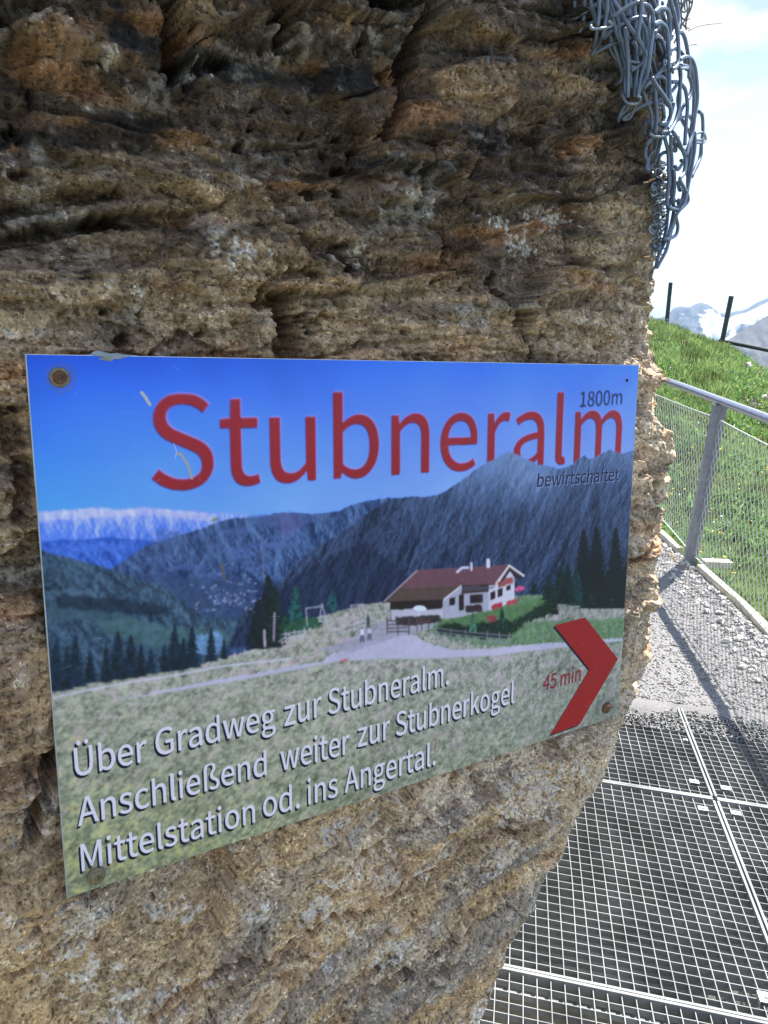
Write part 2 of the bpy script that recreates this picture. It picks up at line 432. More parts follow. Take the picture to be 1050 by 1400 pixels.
# rock vertex colours: dark crust, brown schist, tan sandstone, rust, grey lichen, traced cream patches
def C(*c): return np.array(c, np.float32)
big = fbm(fx * 4, T_ * 9, fz * 4, 3, 30)
mid = fbm(cx3 * 16, T_ * 42, fz * 16, 3, 33)
fin = fbm(fx * 90, fy * 100, fz * 90, 2, 36)
lay = pn(cx3 * 5, T_ * 120, fz * 5, 38)
upper = sstep(fy, -0.02, 0.22)
dark = np.clip(upper * (1.10 - 0.80 * sstep(fx, 0.30, 0.72)) - 0.08 + 0.9 * mid * upper + 0.45 * big, 0, 1)
dark = np.clip(dark + .5 * sstep(pn(cx3 * 7, T_ * 14, fz * 7, 58) + .3 * fin, .05, .30) * upper * (1 - .5 * right) - .35 * sstep(idv, .62, .70), 0, 1) * (1 - low)
base = np.ones(Bg.shape + (3,), np.float32) * C(.40, .30, .19)
def mixc(base, c, f): f = np.clip(f, 0, 1)[..., None]; return base * (1 - f) + c * f
base = mixc(base, C(.50, .395, .265), sstep(mid, 0.0, 0.5) * 0.7)
base = mixc(base, C(.46, .31, .18), sstep(idv, .62, .70) * .6 * (1 - .6 * low))
base = mixc(base, C(.16, .125, .095), (1 - sstep(idv, .26, .34)) * .6 * (1 - .7 * low))
base = mixc(base, C(.17, .135, .105), (1 - sstep(idb, .2, .3)) * .45 * (1 - .6 * low))
base = mixc(base, C(.24, .195, .155), sstep(big + 0.5 * lay, 0.05, 0.5) * 0.6)
base = mixc(base, C(.44, .38, .30), sstep(right * 1.0 + 0.5 * mid, 0.4, 1.1) * 0.85)
base = mixc(base, C(.47, .345, .19), low * sstep(fbm(fx * 12, fy * 14, fz * 12, 2, 41), -0.15, 0.4) * 0.7)
base = mixc(base, C(.22, .205, .185), low * sstep(pn(ax * 6 + 3, T_ * 17, fz * 3, 43), 0.16, 0.42) * 0.75)
base = mixc(base, C(.060, .044, .032), dark * 0.95)
base = mixc(base, C(.36, .19, .09), sstep(pn(cx3 * 9, T_ * 34, fz * 9, 45), 0.28, 0.55) * 0.6 * (1 - low * 0.7))
base = mixc(base, C(.022, .019, .018), sstep(pn(cx3 * 11, T_ * 34, fz * 11, 47) + 0.35 * fin, 0.20, 0.42) * (0.40 + 0.6 * upper * (1 - .6 * right)) * (1 - 0.8 * low))
base = mixc(base, C(.40, .39, .37), sstep(pn(cx3 * 13, T_ * 28, fz * 13, 49) + 0.5 * fin, 0.36, 0.62) * (0.55 - 0.2 * upper))
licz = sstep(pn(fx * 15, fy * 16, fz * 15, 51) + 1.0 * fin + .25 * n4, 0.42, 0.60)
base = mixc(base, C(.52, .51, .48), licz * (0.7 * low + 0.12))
gs = sstep(pn(ax * 5 + 1.5, T_ * 24, fz * 3, 56) + .25 * fin, .10, .35) * low
base = mixc(base, C(.26, .25, .235), gs * .55)
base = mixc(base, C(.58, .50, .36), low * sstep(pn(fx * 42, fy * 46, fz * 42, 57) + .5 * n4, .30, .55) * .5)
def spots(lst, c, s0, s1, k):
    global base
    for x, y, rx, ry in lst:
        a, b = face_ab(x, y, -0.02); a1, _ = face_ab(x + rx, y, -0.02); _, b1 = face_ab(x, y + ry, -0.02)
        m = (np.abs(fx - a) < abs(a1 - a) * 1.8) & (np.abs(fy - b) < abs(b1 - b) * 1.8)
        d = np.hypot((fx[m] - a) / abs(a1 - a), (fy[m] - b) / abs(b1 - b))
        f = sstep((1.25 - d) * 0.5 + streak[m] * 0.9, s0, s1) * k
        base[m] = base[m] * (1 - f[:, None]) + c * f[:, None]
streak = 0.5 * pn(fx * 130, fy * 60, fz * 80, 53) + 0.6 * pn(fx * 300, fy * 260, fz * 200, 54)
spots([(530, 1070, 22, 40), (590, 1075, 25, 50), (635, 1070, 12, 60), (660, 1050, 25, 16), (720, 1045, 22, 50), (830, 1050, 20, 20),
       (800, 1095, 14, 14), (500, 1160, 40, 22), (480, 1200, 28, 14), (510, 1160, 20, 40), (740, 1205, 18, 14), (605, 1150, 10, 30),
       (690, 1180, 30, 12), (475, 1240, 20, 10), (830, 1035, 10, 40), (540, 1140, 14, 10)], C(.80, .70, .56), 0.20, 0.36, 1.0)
spots([(755, 1120, 18, 30), (690, 1110, 30, 10), (450, 1130, 40, 20), (280, 1170, 60, 30), (330, 1130, 50, 16), (130, 1260, 40, 30),
       (100, 1320, 30, 20), (220, 1260, 30, 20), (60, 1140, 50, 16), (20, 1270, 18, 40), (480, 1150, 30, 12), (240, 1370, 60, 24),
       (350, 1240, 50, 22), (460, 1320, 18, 30), (700, 1390, 8, 30), (310, 345, 60, 26), (480, 345, 45, 24), (720, 330, 40, 30),
       (770, 290, 40, 24), (690, 300, 30, 16), (260, 100, 40, 20), (130, 100, 60, 12)], C(.55, .54, .52), 0.42, 0.60, 0.85)
spots([(610, 1320, 30, 45), (300, 1195, 26, 12), (255, 1370, 20, 14), (540, 1330, 40, 16), (570, 1350, 30, 20), (480, 1090, 12, 8),
       (60, 1060, 60, 24), (420, 440, 44, 44)], C(.05, .043, .04), 0.42, 0.75, 0.85)
spots([(690, 460, 30, 20), (520, 345, 40, 18), (60, 370, 60, 20), (640, 220, 60, 12), (60, 80, 50, 30), (440, 55, 60, 20), (620, 65, 60, 18),
       (560, 255, 50, 16), (700, 1300, 40, 20), (600, 1420, 60, 24), (20, 200, 20, 12)], C(.34, .20, .11), 0.38, 0.9, 0.6)
base *= np.clip(1 + 0.70 * fin + 0.55 * n4 + .35 * n3 + .45 * lay * (1 - low), .25, 2)[..., None]
base = base * C(1.22, 1.07, .93) * (1 + .12 * right[..., None] + .14 * low[..., None])  # sunlit right edge lightened in the colour; lower rock paler too
base = np.maximum(base * np.minimum(1, .78 / np.maximum(base.max(axis=2, keepdims=True), .01)), .010)

rock_m = bpy.data.materials.new('rock_stone'); rock_m.use_nodes = True
t = rock_m.node_tree; b_ = t.nodes['Principled BSDF']; b_.inputs['Roughness'].default_value = 0.85
b_.inputs['Specular IOR Level'].default_value = 0.35
L_ = t.links.new
at = t.nodes.new('ShaderNodeAttribute'); at.attribute_name = 'Col'
tcn = t.nodes.new('ShaderNodeTexCoord')
def noise(scale, det=3, rough=.6):
    n_ = t.nodes.new('ShaderNodeTexNoise'); n_.inputs['Scale'].default_value = scale; n_.inputs['Detail'].default_value = det; n_.inputs['Roughness'].default_value = rough
    L_(tcn.outputs['Object'], n_.inputs['Vector']); return n_
def rng_(src, a, b, c, d):
    m_ = t.nodes.new('ShaderNodeMapRange'); m_.inputs['From Min'].default_value = a; m_.inputs['From Max'].default_value = b
    m_.inputs['To Min'].default_value = c; m_.inputs['To Max'].default_value = d; L_(src, m_.inputs['Value']); return m_.outputs['Result']
def math_(op, a, b):
    m_ = t.nodes.new('ShaderNodeMath'); m_.operation = op
    for k_, v_ in enumerate((a, b)):
        if isinstance(v_, (int, float)): m_.inputs[k_].default_value = v_
        else: L_(v_, m_.inputs[k_])
    return m_.outputs[0]
nA = noise(420, 5, .7); nB = noise(260, 2, .5); nC = noise(330, 2, .6); nD = noise(38, 4, .6)
f_ = rng_(nA.outputs['Fac'], .3, .7, .62, 1.42)
f_ = math_('MULTIPLY', f_, rng_(nB.outputs['Fac'], .60, .63, 1.0, .40))       # dark grains and pinholes
zone = rng_(nD.outputs['Fac'], .45, .6, .15, 1.0)
lt = math_('MULTIPLY', rng_(nC.outputs['Fac'], .60, .64, 0.0, 1.0), zone)     # pale quartz grains, in patches
f_ = math_('MULTIPLY', f_, math_('ADD', 1.0, math_('MULTIPLY', lt, 1.3)))
mu = t.nodes.new('ShaderNodeVectorMath'); mu.operation = 'SCALE'
L_(at.outputs['Color'], mu.inputs[0]); L_(f_, mu.inputs['Scale']); L_(mu.outputs['Vector'], b_.inputs['Base Color'])
bp = t.nodes.new('ShaderNodeBump'); bp.inputs['Strength'].default_value = 0.9; bp.inputs['Distance'].default_value = 0.0016
L_(math_('SUBTRACT', nA.outputs['Fac'], rng_(nB.outputs['Fac'], .54, .62, 0, .35)), bp.inputs['Height']); L_(bp.outputs['Normal'], b_.inputs['Normal'])
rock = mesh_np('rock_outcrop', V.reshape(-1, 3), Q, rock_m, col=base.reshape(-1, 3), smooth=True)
tag(rock, 'rough brown and tan layered rock outcrop that carries the picture sign', 'rock')

GLYPHS = '.379|190,-18 210,-15 229,-9 246,2 260,16 270,33 277,54 280,76 277,100 270,120 260,138 246,152 229,163 210,170 190,172 169,170 150,163 133,152 119,138 109,120 102,100 100,76 102,54 109,33 119,16 133,2 150,-9 169,-15~0757|379,-18 456,-7 524,24 581,77 628,152 662,247 683,365 690,503 683,641 662,757 628,851 581,924 524,976 456,1002 379,1005 302,1002 234,976 177,924 130,851 96,757 75,641 68,503 75,365 96,247 130,152 177,77 234,24 302,-7|379,83 333,91 292,115 257,156 228,215 206,292 193,388 188,503 193,618 206,714 228,790 257,848 292,888 333,912 379,920 425,912 467,888 502,848 531,790 552,714 566,618 570,503 566,388 552,292 531,215 502,156 467,115 425,91~1757|120,0 668,0 668,104 468,104 468,1000 372,1000 323,975 267,954 202,936 165,929 165,850 344,850 344,104 120,104~4757|464,0 581,0 581,276 715,276 715,375 581,375 581,1000 443,1000 27,357 27,276 464,276|464,375 157,375 385,716 432,801 465,864 471,864 466,758 464,682~5757|357,-18 428,-10 496,12 557,48 609,98 649,161 676,237 685,325 677,412 654,485 618,543 571,588 515,619 452,638 383,644 335,640 292,630 233,604 259,894 636,894 636,1000 150,1000 117,533 184,491 231,519 275,539 323,549 351,550 402,545 447,530 485,505 516,472 539,430 553,380 558,322 552,263 537,211 512,168 479,133 439,107 394,91 345,86 298,89 256,98 217,111 183,129 152,149 100,196 37,115 68,86 103,59 142,34 187,13 237,-3 294,-14~8757|382,-18 458,-11 526,8 583,38 630,78 665,126 687,180 694,240 690,295 676,344 656,386 629,422 598,453 563,480 527,503 527,510 578,560 603,592 625,627 643,666 655,708 659,752 653,815 634,871 605,920 564,960 514,990 454,1003 385,1004 321,1003 262,991 211,963 169,925 138,878 118,823 111,761 114,718 125,678 141,642 162,610 187,580 215,554 246,531 246,525 207,501 169,472 135,438 106,398 83,353 68,303 63,248 71,185 94,128 130,79 178,38 238,8 306,-11|450,543 400,563 353,586 311,611 276,640 248,674 230,714 224,761 228,801 239,836 257,865 282,889 311,907 345,918 383,922 426,918 463,904 495,884 519,856 538,824 549,786 553,745 550,714 544,683 533,653 519,624 500,596 477,569|383,75 334,80 289,93 250,114 218,142 194,176 179,216 173,259 177,299 186,337 202,372 223,405 249,435 278,462 311,486 426,436 475,409 516,378 548,341 569,297 576,244 571,203 558,167 537,136 508,110 472,91 431,79~A829|5,0 132,0 229,306 595,306 690,0 824,0 484,1000 344,1000|261,405 310,559 339,655 368,751 396,848 409,898 415,898 443,800 471,704 500,608 516,559 563,405~G940|531,-18 587,-15 639,-6 688,7 733,25 773,46 809,71 839,98 839,518 510,518 510,413 723,413 723,151 704,137 682,124 658,113 631,104 573,94 543,93 457,102 383,130 321,175 273,236 238,312 216,401 209,503 217,604 239,693 276,767 326,827 387,871 460,898 542,907 582,905 619,898 652,887 682,872 710,854 735,835 757,813 825,895 799,921 768,946 732,968 691,988 645,1001 594,1004 538,1005 429,1002 331,972 246,915 176,839 124,743 91,630 79,499 90,368 123,255 174,159 242,84 326,28 423,-6~M1108|138,0 251,0 251,554 247,678 238,809 235,849 240,849 321,621 510,101 595,101 783,621 864,849 869,849 860,723 853,593 853,554 853,0 970,0 970,1000 819,1000 628,465 599,376 569,286 558,256 553,256 522,346 491,436 480,465 289,1000 138,1000~S813|415,-18 499,-10 573,11 636,44 686,88 724,141 747,200 754,266 749,325 734,375 710,418 678,454 640,484 596,511 548,533 407,595 340,625 308,644 281,666 260,692 245,724 240,763 245,799 257,830 278,857 306,878 340,894 381,904 427,907 466,905 502,899 536,889 569,875 599,858 628,838 655,814 720,895 688,925 653,951 613,974 570,992 525,1002 477,1004 427,1005 352,1003 285,992 227,962 179,922 143,873 120,816 112,753 118,695 136,645 163,603 196,568 234,539 275,516 315,497 458,434 533,398 565,378 590,356 610,328 622,295 626,255 622,216 608,181 585,151 554,126 516,108 469,97 416,93 372,96 329,104 286,118 246,137 208,159 173,186 141,217 65,130 104,93 147,61 194,34 245,12 298,-4 355,-14~a768|296,-18 335,-15 372,-7 409,6 444,22 478,42 510,64 542,89 546,89 557,0 659,0 659,456 654,531 640,597 615,653 580,698 533,732 474,753 402,760 352,757 304,748 259,736 178,701 112,663 160,577 214,610 277,638 346,654 382,656 429,651 465,636 493,613 513,583 526,548 533,510 535,469 410,451 307,427 224,396 160,358 115,311 89,257 80,192 86,139 102,92 126,54 159,23 199,1 245,-13|332,83 301,85 273,92 249,103 229,119 214,140 204,167 201,201 206,239 223,274 253,305 298,331 359,353 438,372 535,386 535,180 475,133 447,115 419,101 390,91 361,85~b843|452,-18 523,-9 589,17 649,60 700,118 739,192 765,280 774,382 767,475 749,557 718,627 675,683 621,725 555,751 479,760 443,757 408,749 374,737 340,721 307,702 246,656 251,789 251,1026 126,1026 126,0 225,0 236,76 241,76 299,32 360,1 391,-9 422,-16|431,87 385,92 360,99 333,110 306,124 279,141 251,164 251,554 310,603 338,621 366,636 394,646 421,653 447,655 503,648 548,629 584,599 611,558 630,507 640,448 644,381 639,307 623,243 599,188 566,145 527,113 482,94~c696|417,-18 455,-16 492,-9 528,1 563,14 628,52 658,75 603,160 560,127 536,113 485,93 457,88 428,86 373,93 323,112 281,144 246,186 221,239 205,300 199,370 205,439 222,501 248,554 284,596 327,628 377,648 432,655 479,649 501,642 542,620 580,591 643,673 594,710 566,726 536,740 503,751 467,757 427,760 347,751 273,726 207,684 151,627 108,555 81,469 71,370 80,271 105,186 145,114 199,57 263,16 336,-9~d846|378,-18 415,-15 451,-7 486,6 518,22 549,41 577,63 603,87 607,87 618,0 720,0 720,1026 595,1026 595,801 602,674 547,714 519,730 491,743 461,752 429,758 393,760 322,751 255,725 196,682 145,624 106,552 81,467 72,370 79,271 100,185 134,114 180,57 236,16 303,-9|405,87 353,94 308,112 270,143 240,184 218,237 205,299 201,371 206,440 222,501 247,554 281,596 320,628 365,648 415,655 467,649 492,642 543,617 569,599 595,577 595,188 569,161 542,138 516,120 489,106 462,95 434,89~e756|426,-18 467,-16 543,-2 610,24 668,57 625,141 576,113 525,93 469,83 439,82 382,88 331,106 286,134 250,173 221,220 203,277 194,341 693,341 698,412 692,498 673,573 642,638 599,690 544,728 479,752 402,760 331,751 263,725 201,682 148,625 107,553 80,467 71,370 80,271 107,186 148,115 203,58 269,16 344,-9|192,430 203,489 223,540 249,582 282,616 320,640 361,655 405,660 452,655 492,641 526,617 553,583 573,541 585,490 589,430~f443|45,640 146,640 146,0 270,0 270,640 427,640 427,741 270,741 270,858 272,896 279,929 289,956 304,977 323,992 347,1000 387,1001 434,994 458,984 486,1024 419,1030 362,1031 303,1029 254,1025 215,1016 184,1006 163,974 150,920 146,859 146,741 45,734~g769|375,-341 468,-334 550,-314 619,-284 675,-243 716,-196 742,-142 750,-85 745,-36 729,4 703,36 666,61 618,78 560,88 492,91 347,91 308,93 277,99 254,108 237,121 225,136 219,153 217,172 218,188 227,217 243,240 265,261 294,248 342,237 374,235 437,241 494,258 545,286 587,325 618,372 638,428 645,492 644,519 640,545 633,569 624,591 613,611 600,629 585,645 737,645 737,741 479,741 425,756 374,760 312,754 254,736 202,707 159,668 126,619 104,561 97,495 100,458 107,424 120,392 135,363 153,337 173,314 194,296 194,291 160,262 145,244 132,224 121,202 114,178 112,153 118,107 136,70 163,42 179,31 179,25 151,5 127,-16 107,-39 91,-64 79,-89 72,-116 70,-143 77,-194 99,-238 133,-274 179,-303 236,-324 302,-337|374,319 338,323 306,335 277,355 252,381 233,413 221,452 217,495 221,539 233,577 252,609 276,635 305,653 338,665 374,668 410,665 444,653 473,635 498,609 516,577 528,539 532,495 528,452 516,413 497,381 472,355 443,335 410,323|393,-255 339,-252 291,-243 252,-229 220,-210 198,-186 183,-158 179,-126 180,-107 184,-89 191,-70 202,-52 216,-34 233,-17 254,0 296,-8 349,-11 477,-11 517,-12 550,-17 578,-26 599,-39 615,-56 624,-78 628,-105 622,-137 606,-168 580,-196 545,-220 502,-239 451,-251~h828|126,0 251,0 251,538 310,593 337,614 365,630 392,641 422,648 453,651 492,647 524,636 549,617 569,589 583,553 591,508 593,453 593,0 718,0 718,469 713,545 700,609 677,663 646,705 604,735 553,754 491,760 449,757 410,747 374,733 339,713 306,690 275,664 246,636 251,789 251,1026 126,1026~i375|126,0 251,0 251,741 126,741|188,894 208,896 226,901 242,910 254,923 264,938 269,956 271,977 269,996 264,1014 254,1029 242,1041 226,1050 208,1055 188,1057 168,1055 151,1050 135,1041 123,1029 114,1014 108,996 106,977 108,956 114,938 123,923 135,910 151,901 168,896~k753|126,0 248,0 248,195 387,357 604,0 739,0 460,442 707,741 568,741 254,351 248,351 248,1026 126,1026~l387|256,-18 329,-7 311,89 285,86 270,90 258,102 254,112 251,139 251,1026 126,1026 126,147 128,105 135,69 148,38 166,14 190,-3 220,-14~m1263|126,0 251,0 251,538 279,568 307,593 335,614 361,630 387,642 412,648 437,651 474,647 505,636 530,617 550,589 564,553 572,508 574,453 574,0 698,0 698,538 756,593 783,614 810,630 835,642 861,648 885,651 923,647 954,636 979,617 999,589 1012,553 1020,508 1023,453 1023,0 1147,0 1147,469 1143,545 1129,609 1107,663 1075,705 1034,735 984,754 924,760 885,756 849,746 813,730 779,709 745,683 711,652 678,618 663,653 644,684 621,711 593,732 559,747 519,757 473,760 436,757 400,747 366,732 333,713 302,689 243,633 240,633 228,741 126,741~n832|126,0 251,0 251,538 310,593 337,614 365,630 392,641 422,648 453,651 492,647 524,636 549,617 569,589 583,553 591,508 593,453 593,0 718,0 718,469 713,545 700,609 677,663 646,705 604,735 553,754 491,760 449,757 410,747 373,732 338,713 305,689 273,662 243,633 240,633 228,741 126,741~o827|413,-18 489,-9 561,16 624,57 678,114 720,186 746,271 756,370 746,469 720,555 678,627 624,684 561,726 489,751 413,760 337,751 266,726 202,684 149,627 107,555 80,469 71,370 80,271 107,186 149,114 202,57 266,16 337,-9|413,86 361,93 315,112 275,144 243,186 219,239 204,300 199,370 204,439 219,501 243,554 275,596 315,628 361,648 413,655 466,648 512,628 552,596 584,554 609,501 624,439 629,370 624,300 609,239 584,186 552,144 512,112 466,93~r529|126,0 251,0 251,476 274,525 299,565 325,596 353,620 382,636 410,645 449,648 509,636 532,744 491,757 453,760 418,756 385,746 352,729 322,706 293,677 267,644 243,606 240,606 228,741 126,741~s638|319,-18 389,-12 449,5 498,31 537,65 565,106 582,152 588,202 581,256 562,301 533,337 497,365 455,389 363,427 295,454 265,469 240,485 220,505 208,528 203,555 206,580 214,602 228,622 247,639 273,652 304,660 341,663 368,661 419,649 465,627 509,598 569,675 543,695 484,728 451,741 415,751 378,758 340,760 274,754 218,739 171,714 134,682 107,643 90,598 85,550 91,500 109,459 137,424 172,396 212,373 256,353 369,308 401,291 428,272 450,251 464,225 469,195 466,168 458,144 443,123 422,105 395,91 362,82 323,79 287,81 252,87 220,97 160,127 132,146 104,168 44,85 75,60 110,39 148,20 189,4 231,-8 275,-15~t514|357,-18 398,-15 458,-2 495,10 471,104 436,91 386,83 353,86 326,96 305,111 290,131 279,158 273,189 271,225 271,640 473,640 473,741 271,741 271,950 168,950 154,741 37,734 37,640 147,640 147,229 151,169 162,115 181,70 209,33 247,5 296,-12~u828|342,-18 384,-15 423,-5 459,10 493,30 525,54 556,83 587,116 591,116 600,0 704,0 704,741 580,741 580,216 550,181 522,152 495,129 468,112 440,100 411,92 379,90 341,94 309,105 283,124 264,151 251,187 243,232 240,286 240,741 115,741 115,271 119,196 132,131 155,78 187,36 229,6 280,-12~w1094|243,0 387,0 492,397 515,488 536,581 543,613 550,613 571,519 592,429 600,400 707,0 858,0 1059,741 939,741 831,312 811,223 786,106 779,106 757,194 735,282 727,312 611,741 490,741 374,312 352,223 325,106 318,106 299,194 274,312 164,741 37,741~z648|48,0 608,0 608,101 205,101 596,674 596,741 90,741 90,640 438,640 48,67~Ü984|492,-18 576,-11 653,11 719,50 774,108 816,187 842,287 851,412 851,1000 730,1000 730,409 724,316 706,242 678,184 641,142 597,114 547,98 492,93 438,98 389,114 346,142 310,184 283,242 265,316 259,409 259,1000 134,1000 134,412 143,287 169,187 210,108 265,50 332,11 408,-11|334,1091 352,1093 368,1098 382,1107 393,1118 402,1132 407,1148 409,1166 407,1184 402,1200 393,1213 382,1224 368,1233 352,1238 334,1240 317,1238 301,1233 287,1224 276,1213 268,1200 262,1184 262,1148 268,1132 276,1118 287,1107 301,1098 317,1093|648,1091 665,1093 681,1098 695,1107 706,1118 714,1132 720,1148 722,1166 720,1184 714,1200 706,1213 695,1224 681,1233 665,1238 648,1240 630,1238 614,1233 600,1224 589,1213 580,1200 575,1184 573,1166 575,1148 580,1132 589,1118 600,1107 614,1098 630,1093~ß877|591,-18 651,-12 704,5 749,31 785,66 811,107 828,155 834,207 817,298 774,362 715,408 592,477 549,516 532,570 540,612 560,651 616,726 644,769 664,819 671,879 666,929 650,976 624,1005 588,1016 542,1023 487,1028 423,1030 347,1028 281,1022 226,1011 183,990 151,932 132,863 126,786 126,0 248,0 248,763 252,826 264,879 283,922 308,956 340,981 378,995 422,1000 455,997 483,987 507,972 526,952 539,927 547,898 550,866 542,816 523,773 497,734 468,695 442,655 422,610 415,557 431,479 475,424 533,383 598,349 656,312 700,266 716,202 713,174 705,149 692,126 673,107 649,92 620,82 585,79 562,80 538,84 493,100 470,112 447,127 424,145 375,57 402,38 459,8 490,-3 522,-11 555,-16'

# ------------------------------------------------------------------ the sign: its print is painted here as an array, in the sign's own plane
TW, TH = 1950, 1300
uu, vv = np.meshgrid((np.arange(TW) + .5) / TW, (np.arange(TH) + .5) / TH)      # v runs down
P3 = O + E1 * SW * uu[..., None] - E2 * SH * vv[..., None]
cc = P3 @ R                                                                      # world -> camera
PX = (CX + F * cc[..., 0] / -cc[..., 2]).astype(np.float32); PY = (CY - F * cc[..., 1] / -cc[..., 2]).astype(np.float32)
uu = uu.astype(np.float32) * 1.5; vv = vv.astype(np.float32)
def px2uv(x, y):
    a, b = face_ab(x, y); return a / SW, -b / SH
IMG = np.zeros((TH, TW, 3), np.float32)
GAIN = 1.0
def S(r, g, b):
    c = np.array([r, g, b], np.float32) / 255
    return np.where(c <= 0.04045, c / 12.92, ((c + 0.055) / 1.055) ** 2.4)
na_ = fbm(uu * 14, vv * 14, 0 * uu, 4, 60); nb_ = fbm(uu * 60, vv * 60, 0 * uu, 4, 62, gain=.7); nc_ = pn(uu * 300, vv * 300, 0 * uu, 66)
nd_ = fbm(uu * 5, vv * 5, 0 * uu, 3, 68)
slp = fbm((uu + .5 * vv) * 38, (vv - .35 * uu) * 13, 0 * uu, 4, 70, gain=.62, ridged=True)
slp2 = fbm((uu - .6 * vv) * 38, (vv + .35 * uu) * 13, 0 * uu, 4, 71, gain=.62, ridged=True)
def box_of(pts, pad=4):
    us = [px2uv(x, y) for x, y in pts]
    u0 = int((min(u for u, v in us)) * TW) - pad; u1 = int((max(u for u, v in us)) * TW) + pad
    v0 = int((min(v for u, v in us)) * TH) - pad; v1 = int((max(v for u, v in us)) * TH) + pad
    return slice(max(v0, 0), max(min(v1, TH), 0)), slice(max(u0, 0), max(min(u1, TW), 0))
def inside(X, Y, loops):
    c = np.zeros(X.shape, bool)
    for P in loops:
        for (x0, y0), (x1, y1) in zip(P, list(P[1:]) + [P[0]]):
            if y0 == y1: continue
            c ^= ((Y < y0) != (Y < y1)) & (X < (x1 - x0) * (Y - y0) / (y1 - y0) + x0)
    return c
def paint(m, sl, col, k=1.0):
    reg = IMG[sl]
    col = np.asarray(col, np.float32)
    c = col[m] if col.ndim == 3 else col
    reg[m] = reg[m] * (1 - k) + c * k
def poly(pts, col, jag=0.0, tex=0.0, k=1.0, t2=None, amt2=0.4):
    """fill the polygon (photo pixels) with col, ragged by jag pixels, mottled by tex"""
    sl = box_of(pts, 4 + int(jag * 4))
    X, Y = PX[sl], PY[sl]
    if jag: X = X + jag * nc_[sl] * 1.2; Y = Y + jag * (nb_[sl] * 1.6 + .6 * nc_[sl])
    m = inside(X, Y, [pts])
    c = np.ones(X.shape + (3,), np.float32) * np.asarray(col, np.float32)
    if tex: c = c * np.clip(1 + tex * (nb_[sl] * 1.5 + 0.7 * nc_[sl]) , 0.1, 3)[..., None]
    if t2 is not None: c = c * np.clip(1 + amt2 * t2[sl], 0.15, 4)[..., None]
    paint(m, sl, c, k)
def line(pts, w, col, k=1.0):
    pts = list(pts)
    sl = box_of([(x - w, y - w) for x, y in pts] + [(x + w, y + w) for x, y in pts])
    X, Y = PX[sl], PY[sl]; d = np.full(X.shape, 99., np.float32)
    for (x0, y0), (x1, y1) in zip(pts[:-1], pts[1:]):
        vx, vy = x1 - x0, y1 - y0; L = vx * vx + vy * vy + 1e-9
        t = np.clip(((X - x0) * vx + (Y - y0) * vy) / L, 0, 1); d = np.minimum(d, np.hypot(X - x0 - t * vx, Y - y0 - t * vy))
    paint(d < w / 2, sl, col, k)
def ell(x, y, rx, ry, col, k=1.0):
    sl = box_of([(x - rx, y - ry), (x + rx, y + ry)]); paint(np.hypot((PX[sl] - x) / rx, (PY[sl] - y) / ry) < 1, sl, col, k)
def conifer(x, yt, yb, w, col, col2=None, seed=0):
    sl = box_of([(x - w, yt), (x + w, yb)], 8); X, Y = PX[sl] - x, PY[sl]
    h = (Y - yt) / (yb - yt)
    prof = (w / 2) * (0.10 + 0.90 * np.clip(h, 0, 1) ** 0.85) * (0.55 + 0.40 * ((h * (yb - yt) / 7 + 0.9 * nb_[sl]) % 1) + .5 * nm_[sl]) + 1.0 * nc_[sl]
    m = (np.abs(X) < prof) & (h > 0) & (h < 1)
    c = np.ones(X.shape + (3,), np.float32) * np.asarray(col, np.float32)
    c = c * np.clip(1 + .7 * nb_[sl] + 1.6 * nm_[sl] + .5 * nc_[sl] + 0.5 * (X / w), .25, 3.5)[..., None]
    paint(m, sl, c)

GL = {}
for part in GLYPHS.split('~'):
    hd, *loops = part[1:].split('|')
    GL[part[0]] = (int(hd), [[tuple(map(int, p.split(','))) for p in q.split(' ')] for q in loops])
def text(s, p0, p1, cap, col, bold=0.0, off=None, offcol=None, gap=260, slant=0.0, hi=None, hicol=None):
    """letters between two baseline points of the photograph; cap is the cap height in pixels at p0"""
    u0, v0 = px2uv(*p0); u1, v1 = px2uv(*p1); _, vt = px2uv(p0[0], p0[1] - cap)
    adv = sum(GL[c][0] if c != ' ' else gap for c in s)
    A = np.array([u0 * 1.5, v0]); Bv = np.array([u1 * 1.5, v1]) - A; L = np.linalg.norm(Bv)
    last = GL[s[-1]]; endx = adv - last[0] + max(x for q in last[1] for x, y in q) + bold
    first = min(x for q in GL[s[0]][1] for x, y in q) - bold
    kx = L / (endx - first); ky = abs(vt - v0) / 1000; ex = Bv / L
    def run(du, dv, c, b):
        pen = -first
        for ch in s:
            if ch == ' ': pen += gap; continue
            w, loops = GL[ch]
            xs = [x for q in loops for x, y in q]; ys = [y for q in loops for x, y in q]
            cor = [A + ex * (pen + x) * kx + np.array([ky * slant * y, -ky * y]) for x in (min(xs) - 60, max(xs) + 60) for y in (min(ys) - 60, max(ys) + 60)]
            cu = [q[0] / 1.5 * TW + du for q in cor]; cv = [q[1] * TH + dv for q in cor]
            sl = (slice(max(int(min(cv)) - 12, 0), max(int(max(cv)) + 12, 0)), slice(max(int(min(cu)) - 12, 0), max(int(max(cu)) + 12, 0)))
            U = uu[sl] - A[0] - du / TW * 1.5; Vv = vv[sl] - A[1] - dv / TH
            gx = (U - 0) / ex[0]                                  # along the baseline
            gy = -(Vv - gx * ex[1]) / ky
            gx = gx / kx - slant * gy - pen
            m = np.zeros(U.shape, bool)
            sh = [(0, 0)] + ([(b * math.cos(t), b * math.sin(t)) for t in np.linspace(0, 2 * math.pi, 10, endpoint=False)] if b else [])
            for ox, oy in sh: m |= inside(gx + ox, gy + oy, loops)
            paint(m, sl, c)
            pen += w
    if hi: run(hi[0], hi[1], hicol, bold)
    if off: run(off[0], off[1], offcol, bold)
    run(0, 0, col, bold)

